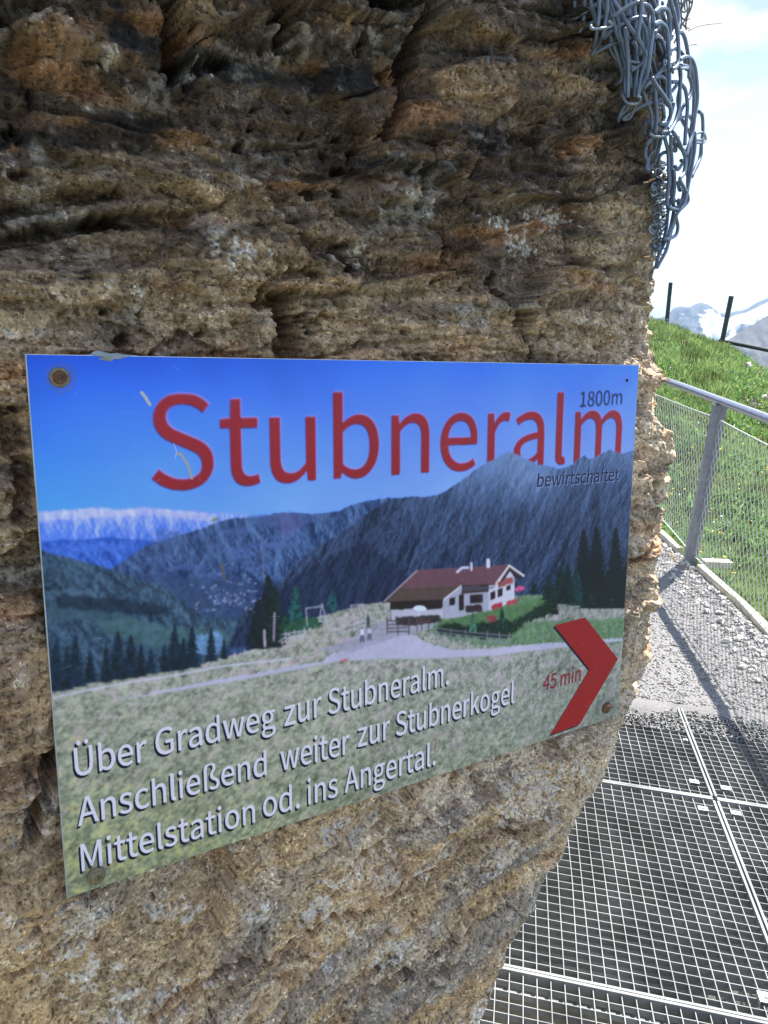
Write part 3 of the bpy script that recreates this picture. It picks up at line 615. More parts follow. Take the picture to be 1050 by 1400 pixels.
# relief shading for the printed mountains: light from the upper right on ridged noise
def relief(fu, fv, seed, o=5, g_=.58, sk=0.0):
    h = fbm((uu + sk * vv) * fu, vv * fv, 0 * uu, o, seed, gain=g_, ridged=True)
    s_ = -np.gradient(h, axis=1) * TW / fu * .5 - np.gradient(h, axis=0) * TH / fv * .10
    s_ = s_ / (np.std(s_) + 1e-6); return np.clip(s_, -2.2, 2.2), h
R1, H1 = relief(11, 5.0, 120, 6, .62, .35); R2, H2 = relief(13, 9, 130, 6, .6, -.5); R3, H3 = relief(26, 16, 140, 5, .6)
nm_ = fbm(uu * 130, vv * 130, 0 * uu, 2, 150, gain=.8)
def shade(pts, lo_c, hi_c, Rf, bias=0.0, jag=1.3, k=1.0, gain_=.42, tex=.22):
    sl = box_of(pts, 8); X, Y = PX[sl] + jag * nc_[sl], PY[sl] + jag * (nb_[sl] + .6 * nc_[sl])
    m = inside(X, Y, [pts]); f = np.clip(.5 + gain_ * Rf[sl] + (bias[sl] if isinstance(bias, np.ndarray) else bias) + tex * nm_[sl], 0, 1)[..., None]
    paint(m, sl, lo_c * (1 - f) + hi_c * f, k)
# sky
tY = np.clip((PY - 490) / 215, 0, 1)[..., None]; tX = np.clip((PX - 40) / 820, 0, 1)[..., None]
IMG[:] = (S(16, 72, 188) * (1 - tY) + S(70, 140, 220) * tY) * (1 - tX) + (S(50, 108, 210) * (1 - tY) + S(140, 154, 218) * tY) * tX
IMG *= (1 + 0.05 * nd_[..., None])
RED = S(160, 22, 32)
text('Stubneralm', (207, 669.5), (849, 627.5), 131, RED, bold=3, off=(-2, 2.5), offcol=S(60, 20, 60), hi=(2, -2), hicol=S(150, 130, 190), gap=200)
text('1800m', (794, 556), (851, 552), 20.5, S(14, 18, 52), bold=14)
# far snow range
poly([(50, 699), (62, 697), (74, 700), (88, 697), (104, 699), (120, 694), (132, 692), (146, 697), (160, 696), (170, 699), (178, 694), (194, 692), (208, 693), (224, 698), (236, 696), (248, 697),
      (260, 696), (272, 698), (288, 701), (300, 698), (312, 700), (328, 699), (336, 703), (350, 709), (380, 760), (50, 780)], S(118, 142, 205), jag=1.6)
shade([(50, 700), (88, 697), (120, 694), (160, 697), (208, 694), (248, 698), (288, 702), (336, 704), (350, 710), (380, 760), (50, 780)], S(70, 108, 196), S(178, 180, 212), R3 * .6 + R2 * .5, .0 - np.clip((PY - 705) / 50, -.2, .6), gain_=.42)
poly([(50, 700), (130, 695), (200, 695), (290, 703), (290, 712), (200, 704), (120, 708), (50, 712)], S(214, 190, 210), jag=3, tex=.5, k=.30)
poly([(50, 741), (80, 737), (110, 738), (140, 734), (180, 737), (230, 742), (300, 760), (300, 800), (50, 790)], S(38, 80, 178), jag=1.5)
shade([(50, 742), (110, 739), (180, 738), (300, 761), (300, 800), (50, 790)], S(24, 62, 158), S(82, 122, 205), R2, -.1, gain_=.25)
poly([(95, 746), (150, 742), (180, 748), (140, 754), (100, 753)], S(72, 110, 195), jag=2, k=.5)
# middle ridge with clearings
mid_r = [(148, 780), (176, 760), (200, 746), (232, 734), (264, 726), (280, 720), (296, 713), (316, 708), (336, 708), (356, 706), (380, 700), (400, 700), (424, 702), (460, 699), (483, 689), (504, 684),
         (530, 680), (560, 680), (560, 900), (260, 900), (200, 830)]
shade(mid_r, S(24, 46, 98), S(92, 116, 158), R2, -.04 - np.clip((PY - 760) / 200, 0, .3), gain_=.30, tex=.35)
for i in range(46):
    x = random.uniform(200, 400); y = 722 + random.random() ** 1.2 * 105
    if y > 700 + (x - 180) * .0: poly([(x - 12, y + 3), (x + 2, y - 3), (x + 16, y - 5), (x + 10, y + 2)], S(82, 98, 150), jag=3, tex=.3, k=.5)
poly([(330, 708), (356, 702), (400, 700), (424, 703), (440, 710), (400, 722), (350, 716)], S(74, 92, 140), jag=3, tex=.3, k=.7)
# right-hand mountain
mtn = [(308, 884), (312, 864), (328, 840), (360, 812), (388, 788), (424, 752), (460, 732), (483, 716), (504, 700), (526, 686), (545, 681), (564, 678), (582, 679), (599, 676), (616, 667), (635, 653), (654, 639), (668, 632),
       (680, 626), (690, 619), (697, 616), (705, 620), (714, 624), (725, 629), (736, 635), (752, 637), (766, 641), (775, 638), (783, 635), (791, 628), (800, 622), (806, 627), (813, 626), (823, 620), (834, 614), (842, 617), (851, 620), (869, 614),
       (880, 614), (880, 860), (560, 880)]
mb_ = -.30 + .62 * np.exp(-((PX - 700) / 62) ** 2) * np.clip((705 - PY) / 60, 0, 1) + .30 * np.clip((660 - PY) / 40, 0, 1) + .16 * np.clip((760 - PY) / 90, 0, 1) * sstep(H1, .1, .5)
Rb, Hb = relief(6, 4.2, 160, 6, .58, .45)
R1 = .7 * Rb + .25 * R1 + .25 * R3
shade(mtn, S(12, 24, 62), S(104, 124, 164), R1, mb_ + .02, gain_=.17, tex=.22)
shade([(697, 617), (714, 630), (730, 648), (752, 646), (766, 655), (740, 670), (716, 690), (700, 665), (692, 640)], S(60, 76, 116), S(140, 152, 184), R1, .05, gain_=.3, jag=7, k=.35)
poly([(300, 890), (350, 838), (420, 775), (500, 740), (560, 790), (520, 850), (430, 860)], S(18, 24, 70), jag=5, tex=.5, k=.45)
# valley on the left
poly([(50, 750), (70, 757), (100, 764), (140, 775), (200, 795), (240, 800), (265, 812), (300, 832), (330, 845), (312, 880), (300, 915), (50, 960)], S(26, 48, 88), jag=2)
shade([(50, 750), (70, 757), (100, 764), (140, 775), (200, 795), (240, 800), (265, 812), (300, 832), (330, 845), (312, 880), (300, 915), (50, 960)], S(14, 34, 62), S(84, 110, 132), R2, .0, gain_=.22, tex=.55)
poly([(180, 780), (250, 790), (330, 790), (350, 800), (345, 830), (320, 850), (280, 845), (240, 815)], S(60, 78, 118), jag=5, tex=.6, k=.75)
for i in range(90):
    x = random.gauss(315, 24); y = random.gauss(812, 14); ell(x, y, random.uniform(.8, 2), random.uniform(.6, 1.1), S(170, 165, 185), .7)
poly([(120, 850), (170, 845), (240, 858), (300, 862), (318, 872), (300, 900), (240, 890), (180, 880)], S(74, 104, 108), jag=6, tex=.4, k=.8)
poly([(60, 808), (120, 806), (130, 816), (90, 822), (62, 818)], S(84, 110, 128), jag=4, k=.6)
poly([(62, 832), (110, 826), (170, 838), (180, 848), (120, 846), (64, 850)], S(66, 92, 104), jag=4, k=.7)
poly([(70, 812), (160, 818), (230, 830), (230, 842), (150, 838), (80, 830)], S(20, 36, 66), jag=5, k=.7)
poly([(260, 870), (300, 865), (310, 880), (290, 900), (262, 892)], S(110, 140, 185), jag=4, tex=.5, k=.6)
# meadow
mead = [(40, 952), (70, 948), (120, 936), (200, 921), (260, 914), (300, 901), (340, 890), (370, 882), (392, 868), (412, 852), (440, 842), (470, 834), (500, 826), (540, 822), (600, 822), (700, 815), (760, 812), (800, 828), (890, 830), (890, 1300), (40, 1300)]
gy_ = np.clip((PY - 830) / 330, 0, 1)[..., None]; gx_ = np.clip((PX - 450) / 400, 0, 1)[..., None]
gcol = (S(154, 146, 134) * (1 - gy_) + S(134, 134, 102) * gy_) * (1 - .35 * gx_) + S(104, 112, 108) * (.35 * gx_)
strk = fbm((uu + .9 * vv) * 130, (vv - .3 * uu) * 34, 0 * uu, 2, 77); clump = fbm(uu * 30, vv * 45, 0 * uu, 3, 79)
gcol = gcol * np.clip(1 + .65 * nb_ + .6 * nm_ + .45 * nc_ + .45 * strk * sstep(PY, 930, 1100) + .45 * clump, .2, 2.4)[..., None]
sl = box_of(mead); m = inside(PX[sl], PY[sl] + 2 * nc_[sl], [mead]); paint(m, sl, gcol[sl])
paint(m & (clump[sl] + .5 * nc_[sl] > .28), sl, (gcol * S(235, 200, 240))[sl] * 1.35, .6)
yel = np.clip((PY[sl] - 960) / 200, 0, 1) * np.clip((560 - PX[sl]) / 300, 0, 1)
paint(m & (nc_[sl] * .6 + nb_[sl] * .7 + clump[sl] * .5 + yel * .45 > .62), sl, S(176, 164, 76), .6)
paint(m & (nc_[sl] * .7 + strk[sl] * .5 > .48), sl, S(160, 170, 165), .4)
poly([(560, 850), (700, 815), (745, 812), (755, 830), (720, 850), (880, 845), (880, 880), (780, 880), (660, 884), (600, 870)], S(84, 124, 74), jag=4, tex=.35, k=.7)
# paths
PATH = S(172, 160, 176)
line([(60, 958), (110, 946), (180, 933), (250, 922), (300, 912), (350, 906), (398, 901)], 2.0, S(190, 182, 196), .85)
poly([(150, 960), (265, 936), (330, 924), (440, 905), (450, 896), (482, 886), (505, 872), (560, 866), (582, 878), (616, 888), (666, 887), (733, 880), (775, 877), (851, 872), (851, 876), (775, 884), (720, 890),
      (675, 896), (587, 900), (520, 901), (465, 904), (330, 930), (265, 941)], PATH, jag=1.5, tex=.12)
poly([(430, 890), (470, 878), (500, 860), (520, 850), (560, 848), (600, 846), (590, 860), (540, 872), (480, 892)], S(150, 140, 155), jag=2, tex=.2, k=.8)
# left trees
DG = S(22, 44, 66)
for x, yt, yb, w in ((76, 872, 946, 34), (102, 868, 940, 36), (122, 890, 934, 24), (160, 864, 930, 38), (178, 868, 928, 34), (206, 888, 922, 24), (224, 880, 920, 20), (238, 856, 918, 36), (262, 856, 914, 30),
                     (288, 858, 905, 22), (306, 872, 902, 14), (90, 884, 944, 26), (144, 882, 934, 22), (192, 880, 926, 22), (250, 872, 916, 24)):
    conifer(x, yt, yb, w, DG * random.uniform(.8, 1.2))
line([(357, 740), (361, 800)], 1.4, S(110, 110, 135)); line([(352, 762), (361, 768)], 1.0, S(90, 90, 120)); line([(364, 752), (356, 760)], 1.0, S(90, 90, 120))
conifer(366, 786, 886, 58, S(26, 42, 52)); conifer(352, 820, 888, 40, S(24, 38, 50)); conifer(376, 800, 876, 40, S(32, 50, 50))
line([(375, 838), (374, 876)], 2.5, S(150, 130, 145)); line([(361, 862), (362, 884)], 3, S(165, 145, 155))
conifer(404, 802, 860, 32, S(34, 88, 84)); conifer(390, 840, 866, 26, S(30, 76, 62)); conifer(454, 806, 836, 22, S(34, 84, 92))
poly([(380, 860), (420, 844), (440, 846), (440, 856), (400, 868)], S(48, 92, 66), jag=4, tex=.5)
# swing, railings and paling on the left
WD = S(176, 165, 178)
for L_ in (((418, 832), (420, 856)), ((418, 832), (440, 829)), ((440, 826), (436, 850)), ((440, 826), (447, 850)), ((436, 850), (450, 850)), ((438, 843), (448, 843)), ((478, 828), (496, 826)), ((480, 828), (481, 836)), ((496, 826), (497, 833)),
           ((384, 868), (416, 862)), ((384, 874), (416, 869)), ((390, 864), (391, 878)), ((402, 862), (403, 876)), ((416, 858), (416, 872)), ((456, 862), (500, 848)), ((456, 868), (500, 855)), ((457, 858), (457, 872)), ((470, 855), (470, 868)), ((484, 850), (485, 862)), ((500, 846), (501, 858)),
           ((333, 888), (336, 894)), ((425, 876), (425, 886)), ((479, 888), (480, 900)), ((505, 846), (528, 850)), ((470, 876), (500, 868))):
    line(L_, 1.3, WD, .85)
# house
poly([(533, 823), (605, 819), (605, 846), (534, 847)], S(60, 44, 44), tex=.3); poly([(534, 834), (606, 830), (606, 845), (535, 848)], S(172, 162, 172), tex=.12)
poly([(606, 818), (630, 803), (668, 799), (668, 838), (640, 842), (607, 846)], S(158, 150, 164), tex=.10)
poly([(632, 803), (676, 799), (670, 809), (630, 812)], S(78, 58, 56))
poly([(668, 801), (695, 775), (703, 790), (703, 821), (668, 837)], S(188, 176, 186), tex=.10)
poly([(570, 779.6), (696, 772), (677, 798.5), (631, 800.6), (545, 804)], S(122, 76, 86), tex=.14)
poly([(546, 803), (631, 800.6), (606, 819.5), (523, 823)], S(104, 78, 72), tex=.16)
for q in range(1, 9):
    f0 = q / 9; line([(570 - 25 * f0, 779.6 + 24.4 * f0), (696 - 19 * f0, 772 + 26.5 * f0)], .7, S(70, 40, 56), .5)
for q in range(1, 7):
    f0 = q / 7; line([(546 - 23 * f0, 803 + 20 * f0), (631 - 25 * f0, 800.6 + 18.9 * f0)], .7, S(58, 42, 44), .5)
poly([(533, 823), (605, 819.5), (605, 823), (534, 827)], S(36, 26, 30), k=.8); poly([(634, 804), (677, 801), (674, 805), (632, 808)], S(92, 82, 98), k=.7)
for x in range(536, 604, 5): line([(x, 824), (x, 833)], .6, S(40, 28, 30), .6)
line([(524, 823), (570, 780)], 1.3, S(170, 150, 160)); line([(606, 820), (631, 800.5)], 1.8, S(205, 190, 195)); line([(524, 823.5), (606, 820)], 1.3, S(56, 38, 42))
line([(677, 799), (696, 773)], 2.0, S(196, 178, 170)); line([(696, 773), (716, 787)], 2.4, S(208, 190, 180)); line([(631, 801), (677, 799)], 1.6, S(50, 34, 42))
poly([(680, 799), (696, 776), (712, 788), (706, 792), (697, 781), (686, 798)], S(70, 44, 48))
for q in (((644, 813), (657, 812), (657, 824), (644, 825)), ((614, 818), (622, 816), (622, 827), (614, 828)), ((627, 813), (634, 812), (634, 834), (627, 835)), ((670, 810), (677, 807), (677, 818), (670, 821)), ((680, 806), (687, 803), (687, 814), (680, 817)),
          ((692, 801), (698, 799), (698, 806), (692, 808)), ((583, 822), (604, 821), (604, 832), (583, 834)), ((545, 824), (552, 824), (552, 834), (545, 834)), ((564, 823), (572, 823), (572, 832), (564, 833))):
    poly(list(q), S(60, 32, 44))
for q in (((642, 813), (644, 813), (644, 825), (642, 825)), ((657, 812), (660, 812), (660, 824), (657, 824))): poly(list(q), S(58, 60, 70))
poly([(679, 796), (700, 788), (702, 797), (682, 803)], S(150, 74, 74), jag=2, tex=.6)
poly([(636, 828), (658, 826), (660, 836), (636, 838)], S(74, 50, 58), jag=1.5, tex=.5)
poly([(671, 828), (686, 822), (687, 832), (672, 837)], S(176, 44, 66), jag=1.5, tex=.4); poly([(692, 822), (706, 818), (707, 825), (693, 829)], S(170, 60, 74), jag=1.5, tex=.4)
poly([(703, 805), (711, 800.5), (717.5, 803), (716, 806), (705, 808.5)], S(206, 70, 120)); line([(710, 806), (709, 822)], 1, S(90, 80, 90))
poly([(564, 832), (568, 829), (574, 828), (580, 829.5), (582.5, 833.5), (573, 835)], S(226, 222, 236)); line([(573, 834), (572, 848)], 1.3, S(190, 186, 200))
line([(667.5, 766), (667.5, 774)], 5, S(190, 180, 195)); line([(644.5, 770), (644.5, 779)], 3, S(185, 175, 190)); line([(625, 782), (632, 776), (640, 776)], 3, S(190, 180, 200))
poly([(540, 844), (600, 840), (604, 850), (560, 856), (542, 854)], S(70, 56, 64), jag=2, tex=.7)
# gate and log fence
for y in (849, 854, 859, 864): line([(529, y), (559, y - 1)], 1.6, S(74, 60, 64))
for x in (529, 544, 559): line([(x, 846), (x, 868)], 1.6, S(90, 76, 80))
for x in (570, 576, 586): line([(x, 846), (x, 864)], 1.5, S(110, 74, 76))
line([(568, 851), (588, 849)], 1.6, S(110, 70, 74))
poly([(600, 852), (650, 838), (704, 826), (752, 815), (756, 832), (724, 846), (700, 872), (650, 872), (598, 862)], S(92, 122, 80), jag=3, tex=.3)
poly([(594, 858), (620, 850), (636, 856), (660, 850), (690, 846), (700, 850), (752, 818), (760, 838), (724, 848), (700, 866), (694, 874), (640, 872), (600, 866)], S(34, 58, 46), jag=4, tex=.7)
conifer(646, 838, 864, 14, S(70, 110, 90)); conifer(686, 830, 858, 16, S(40, 74, 60)); conifer(758, 816, 840, 16, S(24, 44, 46))
for i, yy in enumerate((861, 866, 871)): line([(592, yy - 3), (620, yy + 1), (660, yy + 5), (696, yy + 8)], 1.5, S(128, 118, 134), .8)
for x in (596, 616, 636, 666, 682, 696): line([(x, 858 + (x - 596) * .07), (x, 876 + (x - 596) * .06)], 1.6, S(120, 106, 120))
for x in (700, 736, 755, 775, 800, 820, 846): line([(x, 868), (x, 882)], 1.1, S(112, 110, 118), .8)
poly([(664, 842), (676, 841), (680, 848), (668, 852)], S(140, 60, 64), jag=2, tex=.6)
# right trees
for x, yt, yb, w, c in ((798, 723, 826, 34, (20, 34, 58)), (816, 720, 830, 36, (18, 32, 54)), (842, 721, 832, 34, (20, 38, 58)), (864, 728, 832, 26, (22, 40, 56)), (788, 777, 828, 24, (34, 78, 84)), (766, 774, 826, 30, (26, 58, 66)),
                        (776, 770, 824, 24, (24, 54, 62)), (750, 786, 820, 20, (26, 60, 66)), (806, 790, 832, 26, (22, 48, 58)), (830, 780, 832, 26, (22, 44, 56)), (730, 796, 812, 12, (24, 52, 66)), (856, 770, 832, 24, (22, 44, 58))):
    conifer(x, yt, yb, w * 1.3, S(*c) * .7)
line([(742, 870), (742, 884)], 1, WD, .5)
# walkers
for x, y, c in ((495, 866, (205, 195, 215)), (505, 864, (190, 170, 185)), (503, 848, (90, 76, 90))):
    ell(x, y - 7, 1.6, 2.0, S(120, 86, 84)); ell(x, y - 1, 2.6, 5.0, S(*c)); line([(x - 1, y + 3), (x - 2, y + 11)], 1.8, S(60, 56, 84)); line([(x + 1, y + 3), (x + 2, y + 11)], 1.8, S(60, 56, 84))
line([(479, 888), (480, 902)], 1.2, WD); line([(467, 904), (475, 902)], 2.8, S(196, 84, 92))
# a printed photograph is soft: blur the picture a little, add slow tone drift and fine grain
def blur(a, s_):
    k = np.exp(-.5 * (np.arange(-int(3 * s_), int(3 * s_) + 1) / s_) ** 2); k /= k.sum(); h_ = len(k) // 2
    for ax_ in (0, 1):
        p = np.pad(a, [(h_, h_) if q == ax_ else (0, 0) for q in range(3)], mode='edge'); r = np.zeros_like(a)
        for i_, w_ in enumerate(k): r += w_ * (p[i_:i_ + a.shape[0]] if ax_ == 0 else p[:, i_:i_ + a.shape[1]])
        a = r
    return a
IMG = blur(IMG, 2.3)
IMG *= (1 + .16 * nd_ + .10 * na_ * (PY > 700))[..., None]
# lettering
WHT, NAV = S(200, 186, 192), S(24, 24, 60)
kw = dict(bold=10, off=(-5, 6), offcol=NAV)
text('Über', (102, 1063), (201, 1041), 39, WHT, **kw); text('Gradweg', (213, 1035), (377, 995), 36.5, WHT, **kw)
text('zur', (389, 994), (440, 979), 36, WHT, **kw); text('Stubneralm.', (449, 977.5), (613, 935), 34.5, WHT, **kw)
text('Anschließend', (106, 1131), (365, 1060), 38, WHT, **kw); text('weiter', (384, 1055), (478, 1030), 35, WHT, **kw)
text('zur', (489, 1022), (533, 1010), 34, WHT, **kw); text('Stubnerkogel', (541, 1007), (702, 960), 32.5, WHT, **kw)
text('Mittelstation', (111, 1193), (349, 1125), 37, WHT, **kw); text('od.', (360, 1119), (410, 1105), 35, WHT, **kw)
text('ins', (421, 1101), (462, 1089), 34, WHT, **kw); text('Angertal.', (471, 1085), (595, 1045), 34, WHT, **kw)
text('bewirtschaftet', (735, 665.5), (846, 656.5), 18, S(8, 12, 44), bold=12, off=(3, 3), offcol=S(120, 125, 170), slant=.08)
text('45 min', (741, 944.5), (793, 930), 20, S(140, 32, 44), bold=22, off=(2, 2), offcol=S(150, 120, 130), slant=.05)
ARW = [(757.3, 855), (799.6, 843.8), (844.9, 901), (792, 990.4), (752, 1004.7), (805.9, 915)]
poly([(x - 2.2, y + 2.2) for x, y in ARW], S(26, 22, 66)); poly(ARW, RED)
# wear: scratches, chips, a stained ring round each screw, faded patches
for P_, w, c in (([(192, 536), (197, 542), (203, 552)], 4.5, (168, 160, 140)), ([(241, 620), (246, 620), (256, 636), (261, 653)], 4.0, (150, 140, 120)), ([(236, 606), (240, 616), (238, 626)], 1.0, (170, 165, 190)),
                 ([(291, 711), (295, 709)], 5, (130, 130, 90)), ([(303, 770), (306, 792)], 3.0, (110, 90, 70)), ([(596, 1010), (594, 1024)], 1.6, (160, 70, 80)), ([(300, 1180), (310, 1170)], 1.0, (170, 170, 170))):
    line(P_, w, S(*c), .85)
sl = box_of([(370, 690), (420, 740)]); paint(np.hypot((PX[sl] - 394) / 22, (PY[sl] - 715) / 22) + .3 * nb_[sl] < .8, sl, S(110, 50, 110), .18)
for x, y, r in ((81, 516, 22), (131, 1197, 19), (828, 967, 16), (857, 520, 9)):
    sl = box_of([(x - 2 * r, y - 2 * r), (x + 2 * r, y + 2 * r)])
    d = np.hypot(PX[sl] - x, PY[sl] - y) / r + .25 * nb_[sl]; paint(d < 1.0, sl, S(96, 92, 110), .22)
for i in range(160):
    u_, v_ = random.random(), random.random(); L_ = random.uniform(4, 26); an = random.uniform(-.5, .9) if random.random() < .7 else random.uniform(0, 3)
    x0, y0 = int(u_ * TW), int(v_ * TH)
    for q in range(int(L_)):
        xx, yy = int(x0 + q * math.cos(an)), int(y0 + q * math.sin(an))
        if 0 <= xx < TW and 0 <= yy < TH: IMG[yy, xx] = IMG[yy, xx] * .75 + np.array([.4, .42, .5]) * .25
lum_ = IMG.mean(axis=2, keepdims=True)
IMG *= PRINT_GAIN * np.clip((lum_ / .22) ** .40, .36, 1.10)
IMG[:] = np.clip(IMG, 0.004, 0.9)
imgd = bpy.data.images.new('sign_print', TW, TH, float_buffer=True, alpha=False)
imgd.colorspace_settings.name = 'Linear Rec.709' if 'Linear Rec.709' in [i.name for i in bpy.types.ColorManagedInputColorspaceSettings.bl_rna.properties['name'].enum_items] else 'Non-Color'
buf = np.ones((TH, TW, 4), np.float32); buf[..., :3] = IMG[::-1]
imgd.pixels.foreach_set(buf.ravel()); imgd.update(); imgd.pack()

pm = bpy.data.materials.new('printed_face'); pm.use_nodes = True
t = pm.node_tree; b_ = t.nodes['Principled BSDF']
ti = t.nodes.new('ShaderNodeTexImage'); ti.image = imgd; ti.extension = 'EXTEND'
t.links.new(ti.outputs['Color'], b_.inputs['Base Color'])
b_.inputs['Specular IOR Level'].default_value = 0.42
tcn = t.nodes.new('ShaderNodeTexCoord'); nz = t.nodes.new('ShaderNodeTexNoise'); nz.inputs['Scale'].default_value = 9; nz.inputs['Detail'].default_value = 8
t.links.new(tcn.outputs['Object'], nz.inputs['Vector'])
mr = t.nodes.new('ShaderNodeMapRange'); mr.inputs['To Min'].default_value = 0.22; mr.inputs['To Max'].default_value = 0.46
t.links.new(nz.outputs['Fac'], mr.inputs['Value']); t.links.new(mr.outputs['Result'], b_.inputs['Roughness'])
bp = t.nodes.new('ShaderNodeBump'); bp.inputs['Strength'].default_value = 0.12; bp.inputs['Distance'].default_value = 0.004
nz2 = t.nodes.new('ShaderNodeTexNoise'); nz2.inputs['Scale'].default_value = 14; t.links.new(tcn.outputs['Object'], nz2.inputs['Vector'])
t.links.new(nz2.outputs['Fac'], bp.inputs['Height']); t.links.new(bp.outputs['Normal'], b_.inputs['Normal'])

alu = mat('bare_aluminium', (0.62, 0.64, 0.66), .45, .8, .15, 40, .1, 200, bdist=.0005)
rust = mat('rusty_steel', (0.16, 0.075, 0.035), .75, .3, .45, 300, .8, 900, bdist=.0006)
brass = mat('dull_brass', (0.22, 0.17, 0.10), .55, .5, .35, 300, .5, 900, bdist=.0004)
hole_m = mat('black_recess', (0.015, 0.014, 0.013), .9)
mortar = mat('grey_mortar', (0.33, 0.35, 0.34), .95, 0, .3, 120, .8, 400, bdist=.001)

sign = empty('picture_sign', None, 'blue alpine picture sign with red lettering and arrow screwed onto the brown rock', 'sign')
# the plate: front sheet with the print, and the metal body behind it; slightly rounded corners, a touch of warp
nu, nv = 60, 40
us = np.linspace(0, 1, nu + 1); vs = np.linspace(0, 1, nv + 1)
U, Vv = np.meshgrid(us, vs)
def warp(u, v): return 0.0012 * np.sin(u * 5.1 + 1) * np.cos(v * 3.7) + 0.0012 * (u - .5) ** 2
me = bpy.data.meshes.new('printed_face')
def plate_pt(u, v, d): return O + E1 * SW * u[..., None] - E2 * SH * v[..., None] + EN * (d + warp(u, v))[..., None]
in_ = 0.0012
FV = plate_pt(in_ + (1 - 2 * in_) * U, in_ + (1 - 2 * in_) * Vv, 0 * U).reshape(-1, 3)
ii = np.arange((nu + 1) * (nv + 1)).reshape(nv + 1, nu + 1)
FQ = np.stack([ii[:-1, :-1], ii[1:, :-1], ii[1:, 1:], ii[:-1, 1:]], -1).reshape(-1, 4)
face = mesh_np('printed_face', FV, FQ, pm, sign)
uvl = face.data.uv_layers.new(name='UVMap'); lv = np.empty(len(face.data.loops), np.int32); face.data.loops.foreach_get('vertex_index', lv)
uvc = np.stack([U.ravel()[lv], 1 - Vv.ravel()[lv]], -1).astype(np.float32); uvl.data.foreach_set('uv', uvc.ravel())
FB = plate_pt(U, Vv, 0 * U - 0.0005).reshape(-1, 3); BB = plate_pt(U, Vv, 0 * U - 0.0032).reshape(-1, 3); nfp = len(FB)
ring = list(ii[0, :]) + list(ii[1:, -1]) + list(ii[-1, -2::-1]) + list(ii[-2:0:-1, 0])
ring = np.array(ring); rn = np.roll(ring, -1)
SQ = np.stack([ring, rn, rn + nfp, ring + nfp], -1)
mesh_np('metal_plate', np.concatenate([FB, BB]), np.concatenate([FQ, FQ[:, ::-1] + nfp, SQ]), alu, sign, smooth=False)

def disc_dome(r, h, k=24, rings=5, ir=0.0):
    V_, F_ = [], []
    for i in range(rings + 1):
        tt = i / rings; rr_ = r * math.cos(tt * math.pi / 2 * .92); zz = h * math.sin(tt * math.pi / 2)
        for j in range(k): V_.append((rr_ * math.cos(2 * math.pi * j / k), rr_ * math.sin(2 * math.pi * j / k), zz))
    for i in range(rings):
        for j in range(k): F_.append((i * k + j, i * k + (j + 1) % k, (i + 1) * k + (j + 1) % k, (i + 1) * k + j))
    F_.append(tuple(rings * k + j for j in range(k))); return V_, F_
def to_face(V_, a, b, d): return [face_pt(a + x, b + y, d + z) for x, y, z in V_]
def screw(px, py, r, m_, mw):
    a, b = face_ab(px, py)
    s = MB(); V_, F_ = disc_dome(r * .72, r * .34); s.add(to_face(V_, a, b, .0016), F_)
    so = s.build('screw', m_, sign, smooth=True)
    w = MB(); k = 28
    V_ = []; F_ = []
    for rr_, zz in ((r, 0), (r, .0010), (r * .94, .0016), (r * .70, .0016)):
        V_ += [(rr_ * math.cos(2 * math.pi * j / k), rr_ * math.sin(2 * math.pi * j / k), zz + .0002) for j in range(k)]
    for i in range(3):
        F_ += [(i * k + j, i * k + (j + 1) % k, (i + 1) * k + (j + 1) % k, (i + 1) * k + j) for j in range(k)]
    w.add(to_face(V_, a, b, .0004), F_); w.build('washer', mw, so, smooth=True)
    h = MB(); V_ = []
    zt = .0016 + r * .345
    for j in range(12):
        rr_ = r * (.34 if j % 2 == 0 else .23); V_.append((rr_ * math.cos(math.pi * j / 6), rr_ * math.sin(math.pi * j / 6), zt))
    V_ = [(0, 0, zt - .0004)] + V_
    h.add(to_face(V_, a, b, 0), [(0, 1 + j, 1 + (j + 1) % 12) for j in range(12)]); h.build('star_recess', hole_m, so)
    return so
tag(screw(81, 516, .0068, rust, brass), 'rusty star-drive screw at the top left corner')
screw(131, 1197, .0068, brass, brass); screw(828, 967, .0070, rust, rust)
a, b = face_ab(857, 520)
s = MB(); V_, F_ = disc_dome(.0017, .0003, 16, 2); s.add(to_face(V_, a, b, .0003), F_); s.build('empty_screw_hole', hole_m, sign, smooth=True)
# dab of mortar over the top edge
a, b = face_ab(150, 487)
V_, F_ = [], []; k = 22; rings = 4
for i in range(rings + 1):
    tt = i / rings
    for j in range(k):
        an = 2 * math.pi * j / k; rr_ = (1 - tt) * (1 + .28 * math.sin(3 * an + 1) + .2 * math.sin(7 * an)) + .04
        V_.append((.0135 * rr_ * math.cos(an), .0034 * rr_ * math.sin(an) - .0006, .0030 * math.sin(tt * math.pi / 2) - .0006))
for i in range(rings):
    F_ += [(i * k + j, i * k + (j + 1) % k, (i + 1) * k + (j + 1) % k, (i + 1) * k + j) for j in range(k)]
F_.append(tuple(rings * k + j for j in range(k)))
s = MB(); s.add(to_face(V_, a, b, .0004), F_); s.build('mortar_dab', mortar, sign, smooth=True)

